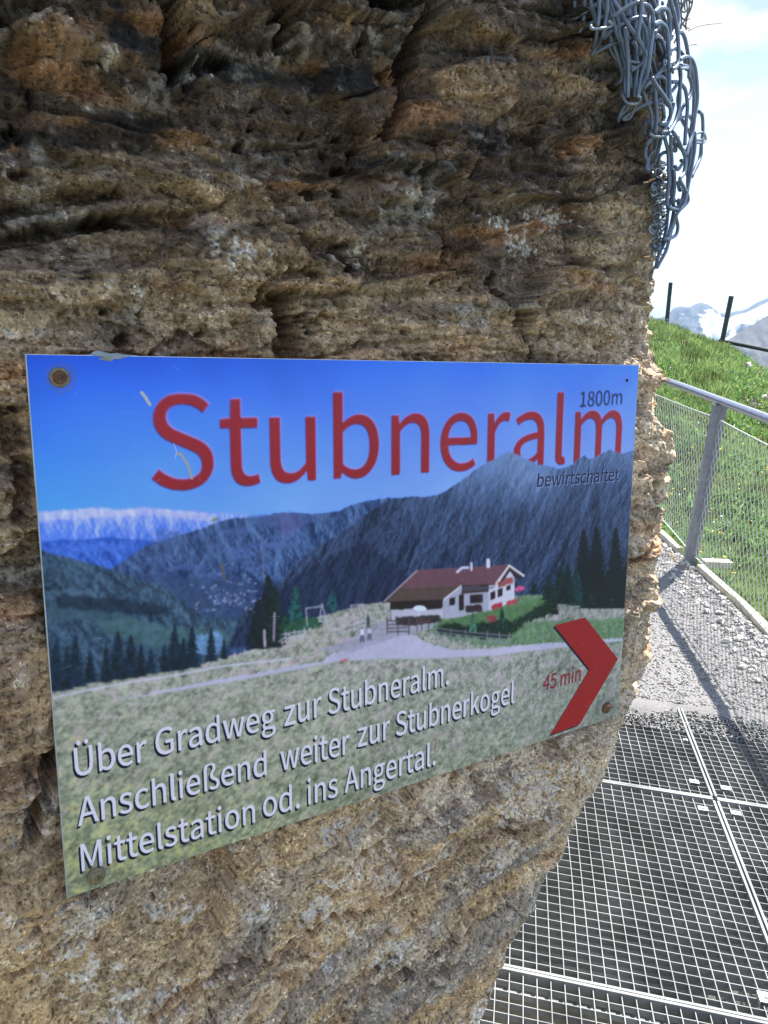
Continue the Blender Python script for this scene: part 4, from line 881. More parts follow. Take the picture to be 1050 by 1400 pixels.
# ------------------------------------------------------------------ terrain, one sheet to the horizon
GZ = -1.5
def crest_z(x):
    return np.interp(x, [-60, -10, 0, 2.18, 3.07, 3.75, 4.6, 8, 30, 80], [3.0, 1.2, .25, -.27, -.56, -.90, -1.25, -2.5, -9, -25])
def terrain(x, y, fine=True):
    rx_ = edge_x(y)                                      # the kerb
    ramp = sstep(y, 4.2, 13.0) * sstep(x - rx_, -.1, 1.1)
    z = -1.60 * (1 - ramp) + crest_z(x) * ramp
    z = z - 0.10 * np.clip(x - rx_ - .3, 0, 30) * (1 - ramp) * .6
    z = z - 0.45 * np.clip(y - 13.0, 0, 60) - 0.22 * np.clip(y - 73, 0, 1200)
    z = z - .12 * np.clip(-y - 2, 0, 500) - .10 * np.clip(x - 12, 0, 900)
    z = z + .25 * np.clip(-x - 1.2, 0, 6) * (y < 60)
    inpath = (x < rx_ + .02) & (x > np.minimum(-1.0, rx_ - 1.8))
    z = np.where(inpath & (y < 16), -1.62, z)
    pit = (y < 3.05) & (y > -5) & (x < 1.62) & (x > -1.5)
    z = np.where(pit, -2.3 + .12 * np.sin(x * 3 + y * 2), z)
    z = np.maximum(z, -420 + 0 * z)
    if fine:
        veg = (~inpath & ~pit & (y > 0))
        z = z + veg * (0.055 * fbm(x * .9, y * .9, 0 * x, 2, 90) * sstep(y, 5, 8) + .03 * pn(x * 3, y * 3, 0 * x, 92)) * (y < 30)
    return z
def edge_x(y): return np.interp(y, [-4, 0, 2, 3.58, 4.13, 4.69, 5.24, 6.2, 7.2, 9.5, 12, 16], [1.62, 1.5, 1.38, 1.275, 1.20, 1.115, 1.03, .86, .62, -.2, -2.2, -8])
g = np.sinh(np.linspace(-9.6, 9.6, 560)) * 1.0
g1 = np.concatenate([-np.geomspace(12, 9000, 60)[::-1], np.arange(-11.9, 16, .09), np.geomspace(16.1, 12000, 80)])
gx1 = np.concatenate([-np.geomspace(4, 9000, 60)[::-1], np.arange(-3.95, 7, .07), np.geomspace(7.1, 9000, 60)])
GX, GY = np.meshgrid(gx1, g1[g1 > -9e9])
TZ = terrain(GX, GY)
nr2, nc2 = GX.shape; ii = np.arange(nr2 * nc2).reshape(nr2, nc2)
TQ = np.stack([ii[:-1, :-1], ii[:-1, 1:], ii[1:, 1:], ii[1:, :-1]], -1).reshape(-1, 4)
soil = fbm(GX * 2.2, GY * 2.2, 0 * GX, 3, 94); far = sstep(np.hypot(GX, GY), 30, 200)
tcl = np.ones(GX.shape + (3,), np.float32) * C(.060, .085, .030)
tcl = mixc(tcl, C(.16, .13, .085), sstep(soil, .12, .4) * .7 * (1 - far)); tcl = mixc(tcl, C(.045, .07, .03), sstep(soil, -.4, -.1) * .5)
tcl = mixc(tcl, C(.26, .28, .25), ((GX < edge_x(GY)) & (GX > -1.5) & (GY < 3.05) & (GY > -5)).astype(np.float32))
terr_m = mat('meadow_soil', rough=.95, var=.4, scale=3, bump=.6, bscale=25, attr=True, bdist=.05)
mesh_np('ground', np.stack([GX, GY, TZ], -1).reshape(-1, 3), TQ, terr_m, col=tcl.reshape(-1, 3), kind='structure')

# far ranges: each a strip from its crest down and towards the eye
def dirpt(px, py, Y): return at_y(px, py, Y)
mt_m = bpy.data.materials.new('mountain_rock'); mt_m.use_nodes = True
t = mt_m.node_tree; b_ = t.nodes['Principled BSDF']; b_.inputs['Roughness'].default_value = .95; b_.inputs['Specular IOR Level'].default_value = .1
at = t.nodes.new('ShaderNodeAttribute'); at.attribute_name = 'Col'; t.links.new(at.outputs['Color'], b_.inputs['Base Color'])
def mountain(name, crest, Y, depth, foot, snow, base, seed, amp, xpad=2.5, label=None):
    """crest: pixels along the skyline; extended sideways with noise"""
    pts = np.array([dirpt(x, y, Y) for x, y in crest])
    n = 520
    xs = np.linspace(pts[0, 0] - (pts[-1, 0] - pts[0, 0]) * xpad, pts[-1, 0] + (pts[-1, 0] - pts[0, 0]) * xpad, n)
    zc = np.interp(xs, pts[:, 0], pts[:, 2])
    outx = np.clip(np.maximum(pts[0, 0] - xs, xs - pts[-1, 0]), 0, None) / (Y * .1)
    zc = zc + (fbm(xs / Y * 9, 0 * xs, 0 * xs, 4, seed) * Y * .035) * np.clip(outx, 0, 1)
    zc = zc + fbm(xs / Y * 60, 0 * xs + 3, 0 * xs, 3, seed + 1) * Y * .0014
    m = 200; tt = np.linspace(0, 1, m) ** 1.3
    TT, XX = np.meshgrid(tt, xs, indexing='ij'); ZC = np.broadcast_to(zc, XX.shape)
    ZZ = ZC + (foot - ZC) * TT
    YY = Y - depth * TT
    rid = fbm(XX / Y * 38, TT * 3.0, 0 * XX, 5, seed + 5, ridged=True, gain=.55)
    env = np.clip(TT * 8, 0, 1)
    ZZ = ZZ + rid * amp * env; YY = YY - rid * amp * 1.3 * env
    colr = np.ones(XX.shape + (3,), np.float32) * C(*base)
    colr = colr * (1 + .35 * fbm(XX / Y * 120, TT * 30, 0 * XX, 3, seed + 7))[..., None]
    colr = mixc(colr, C(.85, .87, .9), snow(XX / Y, TT, ZZ, rid, seed))
    b2 = np.stack([XX, YY, ZZ], -1)
    back = np.stack([xs, np.full(n, Y + depth), np.full(n, foot)], -1)
    V2 = np.concatenate([b2.reshape(-1, 3), back]); ii = np.arange(m * n).reshape(m, n)
    Q2 = np.stack([ii[:-1, :-1], ii[1:, :-1], ii[1:, 1:], ii[:-1, 1:]], -1).reshape(-1, 4)
    bk = np.arange(n) + m * n; Q3 = np.stack([bk[:-1], ii[0, :-1], ii[0, 1:], bk[1:]], -1)
    cl = np.concatenate([colr.reshape(-1, 3), np.ones((n, 3)) * np.array(base)])
    return mesh_np(name, V2, np.concatenate([Q2, Q3]), mt_m, col=cl, kind='structure')
def snow_a(u, t_, z, rid, s):
    n = fbm(u * 130, t_ * 26, 0 * u, 4, s + 20)
    return sstep(n + .5 * (t_ * 7 - .8) * (u > .188) + .10 * (u - .21) * 20 - .32, 0.0, .10)
mountain('mountain_far', [(880, 445), (900, 436), (913, 430), (922, 421), (930, 419), (937, 420), (943, 420), (950, 415.5), (957, 413.5), (966, 415), (974, 420), (982, 427), (990, 429), (1000, 427), (1012, 425), (1024, 420), (1036, 413), (1050, 407), (1080, 396), (1120, 385)],
         5200, 1500, -420, snow_a, (.10, .105, .11), 100, 70)
def snow_b(u, t_, z, rid, s):
    n = fbm(u * 90, t_ * 20, 0 * u, 4, s + 20)
    return sstep(n - .9 * t_ * 4 + .62, 0.0, .12)
mountain('mountain_snowfield', [(900, 520), (950, 500), (968, 470), (976, 452), (990, 440), (1003, 432), (1020, 428), (1036, 420), (1050, 413), (1080, 400), (1120, 395)],
         3900, 1200, -420, snow_b, (.12, .12, .12), 130, 40)
mountain('mountain_scree_slope', [(900, 560), (940, 520), (960, 500), (985, 468), (1000, 462), (1018, 451), (1035, 440), (1050, 431), (1080, 412), (1120, 395)],
         2100, 900, -400, lambda u, t_, z, rid, s: 0 * u, (.17, .165, .16), 160, 16)

# ------------------------------------------------------------------ gravel path beyond the gratings
py_ = np.concatenate([np.arange(2.62, 7, .025), np.arange(7, 15.5, .08)]); pt_ = np.linspace(0, 1, 70)
PT, PYg = np.meshgrid(pt_, py_); xl = np.minimum(-.9, edge_x(PYg) - 1.7); PXg = xl + (edge_x(PYg) - .0 - xl) * PT
gh = GZ - .012 + .010 * fbm(PXg * 4, PYg * 4, 0 * PXg, 3, 170) + .006 * pn(PXg * 25, PYg * 25, 0 * PXg, 171) + .012 * sstep(PT, .86, .97)
gh = gh + .020; gh = gh - .036 * (1 - sstep(PYg + .06 * pn(PXg * 5, PXg * 0, PXg * 0, 172), 2.72, 2.86)) 
ii = np.arange(PT.size).reshape(PT.shape); GQ = np.stack([ii[:-1, :-1], ii[:-1, 1:], ii[1:, 1:], ii[1:, :-1]], -1).reshape(-1, 4)
gcl = np.ones(PT.shape + (3,), np.float32) * C(.235, .23, .225); gcl = gcl * (1 + .16 * fbm(PXg * 7, PYg * 7, 0 * PXg, 3, 173))[..., None]
grav_m = mat('gravel', rough=.95, var=.35, scale=260, bump=.8, bscale=300, attr=True, bdist=.006)
mesh_np('gravel_path', np.stack([PXg, PYg, gh], -1).reshape(-1, 3), GQ, grav_m, col=gcl.reshape(-1, 3), kind='structure')

def rocks(name, cen, siz, colr, m_, parent=None, kind='stuff', seed=0):
    """many small angular stones as one mesh"""
    r2 = np.random.default_rng(seed)
    ph = (1 + 5 ** .5) / 2
    ico = np.array([(-1, ph, 0), (1, ph, 0), (-1, -ph, 0), (1, -ph, 0), (0, -1, ph), (0, 1, ph), (0, -1, -ph), (0, 1, -ph), (ph, 0, -1), (ph, 0, 1), (-ph, 0, -1), (-ph, 0, 1)]) / 1.9
    fc = np.array([(0, 11, 5), (0, 5, 1), (0, 1, 7), (0, 7, 10), (0, 10, 11), (1, 5, 9), (5, 11, 4), (11, 10, 2), (10, 7, 6), (7, 1, 8), (3, 9, 4), (3, 4, 2), (3, 2, 6), (3, 6, 8), (3, 8, 9), (4, 9, 5), (2, 4, 11), (6, 2, 10), (8, 6, 7), (9, 8, 1)])
    n = len(cen); Vv_ = ico[None] * r2.uniform(.7, 1.25, (n, 12, 1)) * r2.uniform(.55, 1.2, (n, 1, 3))
    an = r2.uniform(0, 6.28, n); tl = r2.uniform(-.5, .5, n)
    c_, s_ = np.cos(an)[:, None], np.sin(an)[:, None]
    x, y, z = Vv_[..., 0], Vv_[..., 1], Vv_[..., 2]
    z2 = z * np.cos(tl)[:, None] - x * np.sin(tl)[:, None]; x2 = x * np.cos(tl)[:, None] + z * np.sin(tl)[:, None]
    W_ = np.stack([x2 * c_ - y * s_, x2 * s_ + y * c_, z2 * .8], -1) * siz[:, None, None] + cen[:, None]
    Fc = (fc[None] + (np.arange(n) * 12)[:, None, None]).reshape(-1, 3)
    return mesh_np(name, W_.reshape(-1, 3), Fc, m_, parent, col=np.repeat(colr, 12, 0), smooth=False, kind=kind)
def path_z(x, y):
    return GZ - .012 + .010 * fbm(x * 4, y * 4, 0 * x, 3, 170) + .006 * pn(x * 25, y * 25, 0 * x, 171) + .012 * sstep((x + .9) / (edge_x(y) + .9), .86, .97)
n = 36000
y = 2.66 + 4.2 * rng.random(n) ** 1.5; x = -.05 + (edge_x(y) - .01 + .05) * rng.random(n)
keep = (x > .13 * y - .2) & ((y > 2.84) | (rng.random(n) < .55)); x, y = x[keep], y[keep]; n = len(x)
siz = rng.gamma(3.0, .0008, n) + .0016; z = np.where(y > 2.86, path_z(x, y) + .020, GZ - .002) + siz * .25
gc = C(.265, .26, .255)[None] * rng.uniform(.65, 1.35, (n, 1)) * (1 + .06 * rng.normal(size=(n, 3)))
stone_m = mat('stone_chips', rough=.9, var=.15, scale=200, attr=True)
rocks('gravel_stones', np.stack([x, y, z], -1), siz, gc.astype(np.float32), stone_m, seed=3)
n = 420; y = 3.1 + 3 * rng.random(n); x = edge_x(y) - .03 - .22 * rng.random(n) ** 1.6; siz = rng.uniform(.008, .022, n)
z = path_z(x, y) + .02 + siz * .25
rocks('coarse_gravel', np.stack([x, y, z], -1), siz, (C(.52, .50, .47)[None] * rng.uniform(.7, 1.2, (n, 1))).astype(np.float32), stone_m, seed=4)

# ------------------------------------------------------------------ steel gratings
galv = mat('galvanised_steel', (0.22, 0.23, 0.23), .6, .15, .35, 9, .15, 300, bdist=.0004)
YD = unit(np.array([-.006, 1.0, 0])); XD = unit(np.array([1.0, -.032, 0])); ZD = np.array([0, 0, 1.0])
J = np.array([.7265, 2.262, GZ])                       # where the four panels meet
def panel(cx0, cx1, cy0, cy1, label, bent=False):
    p = empty('steel_grating', None, label, 'grating', 'steel gratings of the walkway')
    f = lambda a, b, z=0: J + XD * a + YD * b + ZD * z
    fr = [((cx0, cy0), (cx1, cy0)), ((cx0, cy1), (cx1, cy1)), ((cx0, cy0), (cx0, cy1)), ((cx1, cy0), (cx1, cy1))]
    for k_, (q0, q1) in enumerate(fr):
        s = MB(); e = .0035 if k_ < 2 else 0
        a0, b0 = q0; a1, b1 = q1
        if k_ >= 2: b0 += .008; b1 -= .008
        s.beam(f(a0, b0, -.015), f(a1, b1, -.015), .0075, .034)
        s.build('frame_bar', galv, p, bevel=.0008)
    s = MB()
    nx = int(round((cx1 - cx0) / .0312)); ny = int(round((cy1 - cy0) / .0285))
    for i in range(1, nx):
        a_ = cx0 + (cx1 - cx0) * i / nx
        P0, P1 = f(a_, cy0 + .004, -.0145), f(a_, cy1 - .004, -.0145)
        if bent and i in (9, 10, 17):
            mid_ = f(a_ + .006, cy0 + (cy1 - cy0) * .40, -.0155)
            s.beam(P0, mid_, .0020, .022); s.beam(mid_, P1, .0020, .022)
        else: s.beam(P0, P1, .0020, .022)
    s.build('bearing_bars', galv, p, kind='stuff')
    s = MB()
    for i in range(1, ny):
        b2 = cy0 + (cy1 - cy0) * i / ny
        if bent and i == 10:
            pr = f(cx0 + .004, b2, -.0130)
            for q in range(1, 14):
                nx_ = f(cx0 + .004 + (cx1 - cx0 - .008) * q / 13, b2 - .006 * math.sin(q * .55), -.0130); s.beam(pr, nx_, .0018, .017); pr = nx_
        else:
            s.beam(f(cx0 + .004, b2, -.0130), f(cx1 - .004, b2, -.0130), .0018, .017)
    s.build('cross_bars', galv, p, kind='stuff')
    return p
xs_ = [(-1.02, -.0065), (.0065, .64)]
ys_ = [(.0045, .80), (-.812, -.0045), (-1.62, -.821), (-2.43, -1.629)]
names = [('grating panel half buried under gravel, between the rock and the long seam', 'grating panel crossed by the handrail shadow at the edge of the gravel'),
         ('large grating panel with one bent bar in the middle, right below the picture sign', 'grating panel on the railing side of the long seam, nearer than the seam crossing'),
         ('nearest grating panel at the foot of the rock, below the lowest cross seam', 'nearest grating panel at the railing side, below the lowest cross seam'),
         ('grating panel beneath the camera beside the rock', 'grating panel beneath the camera beside the railing')]
panels = []
for r_, (b0, b1) in enumerate(ys_):
    if r_ == 3: continue
    for c_, (a0, a1) in enumerate(xs_):
        panels.append(panel(a0, a1, b0, b1, names[r_][c_], bent=(r_ == 1 and c_ == 0)))
clip_m = mat('clip_steel', (0.42, 0.43, 0.43), .45, .3, .1, 80)
def clip(px, py, par, w=.030, h=.020):
    c = on_floor(px, py, GZ + .001); s = MB()
    s.box(c + ZD * .002, XD, YD, ZD, (w / 2, h / 2, .0012)); s.box(c + XD * (w / 2 - .001) - ZD * .006, XD, YD, ZD, (.001, h / 2, .008)); s.box(c - XD * (w / 2 - .001) - ZD * .006, XD, YD, ZD, (.001, h / 2, .008))
    o = s.build('clip', clip_m, par, bevel=.0006)
    V_, F_ = disc_dome(.006, .004, 12, 3); s2 = MB(); s2.add([c + XD * x + YD * y + ZD * (z + .003) for x, y, z in V_], F_); s2.build('clip_bolt', clip_m, o, smooth=True)
clip(949, 1069, panels[0]); clip(992, 1078, panels[1]); clip(961, 1106, panels[2]); clip(1006, 1112, panels[3]); clip(1048, 1365, panels[3], .036, .03)
clip(937, 1012, panels[0], .016, .012)
# walkway substructure: two steel beams carry the gratings over the gully, and a concrete sill ends it
beam_m = mat('weathered_beam', (0.20, 0.20, 0.19), .7, .3, .3, 20)
for b2 in (-1.62, -.815, .80):
    s = MB(); s.beam(J + XD * -1.02 + YD * b2 - ZD * .085, J + XD * .64 + YD * b2 - ZD * .085, .07, .10); o = s.build('support_beam', beam_m)
    tag(o, {-1.62: 'steel cross beam under the gratings, the one nearest the camera', -.815: 'steel cross beam under the lower cross seam of the gratings', .80: 'steel cross beam under the gravelled end of the gratings'}[b2], 'beam', 'beams under the walkway')

# ------------------------------------------------------------------ kerb boards
wood = mat('bleached_timber', (0.50, 0.46, 0.36), .85, 0, .22, 14, .5, 120, bdist=.002)
wood.node_tree.nodes['Noise Texture'].inputs['Distortion'].default_value = 1.2
def board(pts, w, h, ztop, label, m_=wood):
    P_ = [np.array([x, y, ztop - h / 2]) for x, y in pts]; s = MB()
    V_ = []; 
    n_ = len(P_); Tn = np.gradient(np.array(P_), axis=0)
    for p, tdir in zip(P_, Tn):
        sd = unit(np.array([tdir[1], -tdir[0], 0]))
        for a_, b2 in ((-1, -1), (1, -1), (1, 1), (-1, 1)): V_.append(p + sd * a_ * w / 2 + ZD * b2 * h / 2)
    F_ = [(0, 1, 2, 3), tuple((n_ - 1) * 4 + q for q in (3, 2, 1, 0))]
    for i in range(n_ - 1):
        for q in range(4): F_.append((i * 4 + q, (i + 1) * 4 + q, (i + 1) * 4 + (q + 1) % 4, i * 4 + (q + 1) % 4))
    s.add(V_, F_); o = s.build('kerb_board', m_, bevel=.004); tag(o, label, 'board', 'kerb boards along the gravel path'); return o
board([(1.445, 2.9), (1.335, 3.3), (1.285, 3.58), (1.235, 4.0), (1.185, 4.3), (1.145, 4.55)], .042, .14, GZ + .055, 'long bleached kerb board between the railing post and the edge of the gratings')
board([(1.085, 4.86), (1.04, 5.15), (.985, 5.5), (.90, 6.0), (.78, 6.6), (.56, 7.4), (.25, 8.3)], .042, .14, GZ + .055, 'far kerb board between the railing post and the rock')
s = MB(); s.box(np.array([1.255, 4.63, GZ + .045]), unit(np.array([1, .18, 0])), unit(np.array([-.18, 1, 0])), ZD, (.085, .035, .02)); o = s.build('timber_offcut', wood, bevel=.004)
tag(o, 'pale timber offcut lying in the grass behind the foot of the railing post', 'board')
stick = mat('brown_stake', (0.27, 0.20, 0.13), .85, 0, .25, 30, .5, 100, bdist=.003)
for (x, y, hh, lb) in ((1.02, 4.78, .03, 'short brown timber stake at the far side of the post foot'), (1.07, 4.52, .02, 'short brown timber stake at the near side of the post foot')):
    s = MB(); V_, F_ = tube([(x, y, GZ - .1), (x + .004, y, GZ + hh - .006), (x + .004, y, GZ + hh)], [.028, .027, .021], 10); s.add(V_, F_); o = s.build('timber_stake', stick, smooth=False); tag(o, lb, 'stake')
s = MB(); s.beam((1.03, 4.78, GZ + .01), (1.075, 4.5, GZ + .005), .035, .03); o = s.build('timber_block', stick, bevel=.004); tag(o, 'brown timber block on the gravel at the foot of the railing post', 'board')

# ------------------------------------------------------------------ railing: handrail, flat posts, cable net
steel = mat('brushed_steel', (0.34, 0.34, 0.39), .36, .75, .10, 30, .05, 400, bdist=.0003)
steel_d = mat('galvanised_post', (0.24, 0.25, 0.29), .5, .4, .2, 25, .1, 200, bdist=.0005)
cable_m = mat('steel_cable', (0.62, 0.65, 0.62), .45, .15, .1, 50)
RAIL = np.array([(.62, 8.0), (.80, 7.0), (.955, 6.3), (1.055, 5.56), (1.130, 4.70), (1.190, 4.00), (1.235, 3.4), (1.285, 2.8), (1.34, 2.0), (1.40, 1.0), (1.44, 0), (1.46, -1.5), (1.46, -3)])
ZR = -.483
railing = empty('railing', None, 'steel railing with round handrail, flat post and diamond cable net beside the path', 'railing')
sp = spline(np.column_stack([RAIL, np.full(len(RAIL), ZR)]), 8)
s = MB(); s.tube(sp, .0235, 20); s.build('handrail', steel, railing, smooth=True)
def rail_x(y): return np.interp(-y, -RAIL[:, 1], RAIL[:, 0])
posts = [(6.75,), (4.69,), (2.62,), (.55,), (-1.5,)]
for i, (yy,) in enumerate(posts):
    xb = rail_x(yy) - .03 if yy > 3 else rail_x(yy) + .01; xt = rail_x(yy - .04)
    if i == 1: xb = 1.112
    s = MB()
    p0 = np.array([xb, yy, GZ - .12]); p1 = np.array([xt, yy - .05, ZR - .02])
    d = unit(p1 - p0); s.box((p0 + p1) / 2, unit(np.array([1, .05, 0])), unit(np.cross(d, np.array([1, .05, 0]))), d, (.035, .026, np.linalg.norm(p1 - p0) / 2))
    s.build('post', steel_d, railing, bevel=.0015)
# net
def net_pt(y, z):
    u = (z - GZ) / (ZR - GZ)
    return np.array([rail_x(y) - .012 * (1 - u), y, z])
ZT, ZB = -.585, -1.425
for a_, b2 in zip(posts[:-1], posts[1:]):
    y1, y0 = a_[0] - .03, b2[0] + .03
    for z_, nm in ((ZT, 'top_cable'), (ZB, 'bottom_cable')):
        s = MB(); P_ = [net_pt(yy, z_ + (-1 if z_ == ZT else 1) * .018 * math.sin(math.pi * (yy - y0) / (y1 - y0))) for yy in np.linspace(y0, y1, 14)]
        s.tube(P_, .0038, 6); s.build(nm, cable_m, railing, smooth=True)
    s = MB(); dy = .056; H_ = ZT - ZB; sl_ = .62                 # dy spacing; run of a wire over the full height
    for sg in (-1, 1):
        k0 = int(math.floor((y0 - sl_) / dy)) - 1
        for k in range(k0, int((y1 + sl_) / dy) + 2):
            ys0 = k * dy if sg > 0 else k * dy
            t0, t1 = 0.0, 1.0                             # clip the wire to the bay
            ya, yb = ys0, ys0 + sg * sl_
            def tt_(yv): return (yv - ya) / (yb - ya)
            lo, hi_ = sorted((tt_(y0), tt_(y1))); t0, t1 = max(0, lo), min(1, hi_)
            if t1 - t0 < .02: continue
            P_ = []
            for t_ in np.linspace(t0, t1, 6):
                yy = ya + (yb - ya) * t_; sag = .018 * math.sin(math.pi * min(1, max(0, (yy - y0) / (y1 - y0))))
                z_ = (ZB + sag) + (H_ - 2 * sag) * t_
                q = net_pt(yy, z_); q[0] += .0012 * sg; P_.append(q)
            V_, F_ = tube(P_, .0018, 3, False); s.add(V_, F_)
    s.build('cable_net', cable_m, railing, smooth=True, kind='stuff')

# ------------------------------------------------------------------ fence stakes on the crest and the pipe beside them
pole_m = mat('dark_green_pole', (0.045, 0.06, 0.055), .6, .2, .2, 10)
def pole(pb, pt, Yb, label, r=.032):
    b0 = at_y(pb[0], pb[1], Yb); t0 = at_y(pt[0], pt[1], Yb); s = MB(); b0 = b0 + (b0 - t0) * .25
    s.tube([b0, t0 - unit(t0 - b0) * .004, t0], [r, r, r * .8], 10); o = s.build('fence_stake', pole_m, smooth=False); tag(o, label, 'stake', 'dark stakes along the crest'); return b0
pole((911, 446), (917, 386), 13.0, 'dark stake on the crest next to the rock edge')
pole((987, 468), (1000, 404.5), 12.6, 'dark leaning stake on the crest in front of the snowy mountain', .036)
p0 = at_y(983, 465.5, 12.7); p1 = at_y(1070, 483, 12.2); p2 = at_y(1150, 500, 11.4); s = MB(); s.tube([p0, p1, p2], .028, 8); o = s.build('dark_pipe', pole_m, smooth=True)
tag(o, 'dark pipe running along the crest from the foot of the leaning stake', 'pipe')

# ------------------------------------------------------------------ grass, flowers, stones
def blades(name, x, y, hgt, wid, colr, m_, seed, lean_=.45, segs=2):
    r2 = np.random.default_rng(seed); n = len(x); z = terrain(x, y) - .01
    an = r2.uniform(0, 6.283, n); la = r2.uniform(0, 6.283, n); le = r2.uniform(.1, 1, n) * lean_ * hgt
    dx, dy = np.cos(an) * wid / 2, np.sin(an) * wid / 2
    lx, ly = np.cos(la) * le, np.sin(la) * le
    def P_(t_, s_, wf): return np.stack([x + lx * t_ * t_ + s_ * dx * wf, y + ly * t_ * t_ + s_ * dy * wf, z + hgt * (t_ - .22 * t_ * t_ * le / hgt)], -1)
    Vb = np.stack([P_(0, -1, 1), P_(0, 1, 1), P_(.55, 1, .8), P_(.55, -1, .8), P_(1, 0, 0)], 1).reshape(-1, 3)
    o_ = (np.arange(n) * 5)[:, None]
    T1 = np.concatenate([np.array([0, 1, 2])[None] + o_, np.array([0, 2, 3])[None] + o_, np.array([3, 2, 4])[None] + o_])
    return mesh_np(name, Vb, T1, m_, col=np.repeat(colr, 5, 0), smooth=False, kind='stuff')
leaf_m = bpy.data.materials.new('grass_blade'); leaf_m.use_nodes = True
t = leaf_m.node_tree; b_ = t.nodes['Principled BSDF']; at = t.nodes.new('ShaderNodeAttribute'); at.attribute_name = 'Col'
t.links.new(at.outputs['Color'], b_.inputs['Base Color']); b_.inputs['Roughness'].default_value = .55; b_.inputs['Specular IOR Level'].default_value = .3
tr = t.nodes.new('ShaderNodeBsdfTranslucent'); t.links.new(at.outputs['Color'], tr.inputs['Color']); ms = t.nodes.new('ShaderNodeMixShader'); ms.inputs['Fac'].default_value = .42
t.links.new(b_.outputs['BSDF'], ms.inputs[1]); t.links.new(tr.outputs['BSDF'], ms.inputs[2]); t.links.new(ms.outputs['Shader'], t.nodes['Material Output'].inputs['Surface'])
n = 150000
y = 3.0 + 10.8 * rng.random(n) ** .9; u = rng.random(n); x = edge_x(y) + .02 + u * (y * .34 + .5 - edge_x(y)).clip(.3)
keep = (x > edge_x(np.minimum(y, 9.4)) + .035) & (x > .10 * y) ; x, y = x[keep], y[keep]
cl = fbm(x * 1.6, y * 1.2, 0 * x, 3, 200); cl2 = pn(x * 4.5, y * 4.5, 0 * x, 203)
far_ = sstep(y, 6.5, 10)
bare = (cl2 + .5 * cl > .42) & (x > .22 * y) & (rng.random(len(x)) < .85)
x, y, cl, cl2, far_ = x[~bare], y[~bare], cl[~bare], cl2[~bare], far_[~bare]; n = len(x)
hg = (.04 + .05 * rng.random(n)) * (1 + .45 * far_ * (1 + 1.8 * np.clip(cl + .1, -.4, 1))) * (1 - .5 * sstep(x / y, .24, .28) * far_) * (1 + .6 * np.clip(cl2, 0, 1))
gcb = C(.19, .29, .10)[None] * (1 + .35 * rng.normal(size=(n, 1))).clip(.4, 2)
gcb = gcb * (1 - np.clip(cl2 * 1.5 + cl, -.4, .65)[:, None] * .8) + C(.24, .21, .10)[None] * (rng.random((n, 1)) < .22) * .7 + C(.05, .05, 0)[None] * np.clip(cl, 0, 1)[:, None]
blades('meadow_grass', x, y, hg, .005 + .004 * rng.random(n) + .004 * far_, gcb.astype(np.float32).clip(.01, .5), leaf_m, 5)
# broad-leaved herbs
n = 26000; y = 4.5 + 9.2 * rng.random(n); x = .12 * y + rng.random(n) * (.24 * y)
k2 = (x > edge_x(np.minimum(y, 9.4)) + .05) & (pn(x * 2.2, y * 2.2, 0 * x, 206) > .02); x, y = x[k2], y[k2]; n = len(x)
blades('meadow_herbs', x, y, .05 + .09 * rng.random(n), .016 + .014 * rng.random(n), (C(.17, .29, .09)[None] * rng.uniform(.6, 1.6, (n, 1))).astype(np.float32), leaf_m, 6, lean_=1.1)
fl_m = mat('flower_petal', rough=.7, var=.1, scale=50, attr=True)
n = 900; y = 3.4 + 9.5 * rng.random(n); x = .12 * y + rng.random(n) * (.22 * y); k2 = (x > edge_x(np.minimum(y, 9.4)) + .05) & (pn(x * 1.5, y * 1.5, 0 * x, 208) > -.1); x, y = x[k2], y[k2]; n = len(x)
fc_ = np.where(rng.random((n, 1)) < .72, C(.75, .58, .03)[None], np.where(rng.random((n, 1)) < .5, C(.7, .7, .72)[None], C(.35, .25, .5)[None]))
rocks('meadow_flowers', np.stack([x, y, terrain(x, y) + rng.uniform(.07, .14, n)], -1), rng.uniform(.006, .012, n), fc_.astype(np.float32), fl_m, seed=8)
# loose stones in the bare patch near the crest
sp_ = [(1040, 512, 10.2, .12, 'largest pale stone in the bare patch of the grass below the dark pipe'), (1022, 500, 11, .08, 'pale stone in the grass just below the foot of the leaning stake'),
       (1046, 530, 9.4, .07, 'lowest pale stone of the bare patch, above the handrail'), (958, 548, 8.0, .05, 'small pale stone in the grass left of the railing post')]
for i, (px, py, Y, r, lb) in enumerate(sp_):
    q = at_y(px, py, Y); q[2] = float(terrain(np.array([q[0]]), np.array([q[1]]))[0]) + r * .2
    o = rocks('loose_stone', q[None], np.array([r]), C(.46, .43, .40)[None], stone_m, kind=None, seed=20 + i)
    tag(o, lb, 'stone', 'pale stones in the grass near the crest')
n = 1200; y = 8.8 + 3 * rng.random(n); x = y * (.245 + .07 * rng.random(n)); k2 = pn(x * 4.5, y * 4.5, 0 * x, 203) + .5 * fbm(x * 1.6, y * 1.2, 0 * x, 3, 200) > .25; x, y = x[k2], y[k2]; n = len(x)
rocks('bare_patch_pebbles', np.stack([x, y, terrain(x, y) + .006], -1), rng.uniform(.008, .03, n), (C(.45, .42, .38)[None] * rng.uniform(.6, 1.2, (n, 1))).astype(np.float32), stone_m, seed=9)

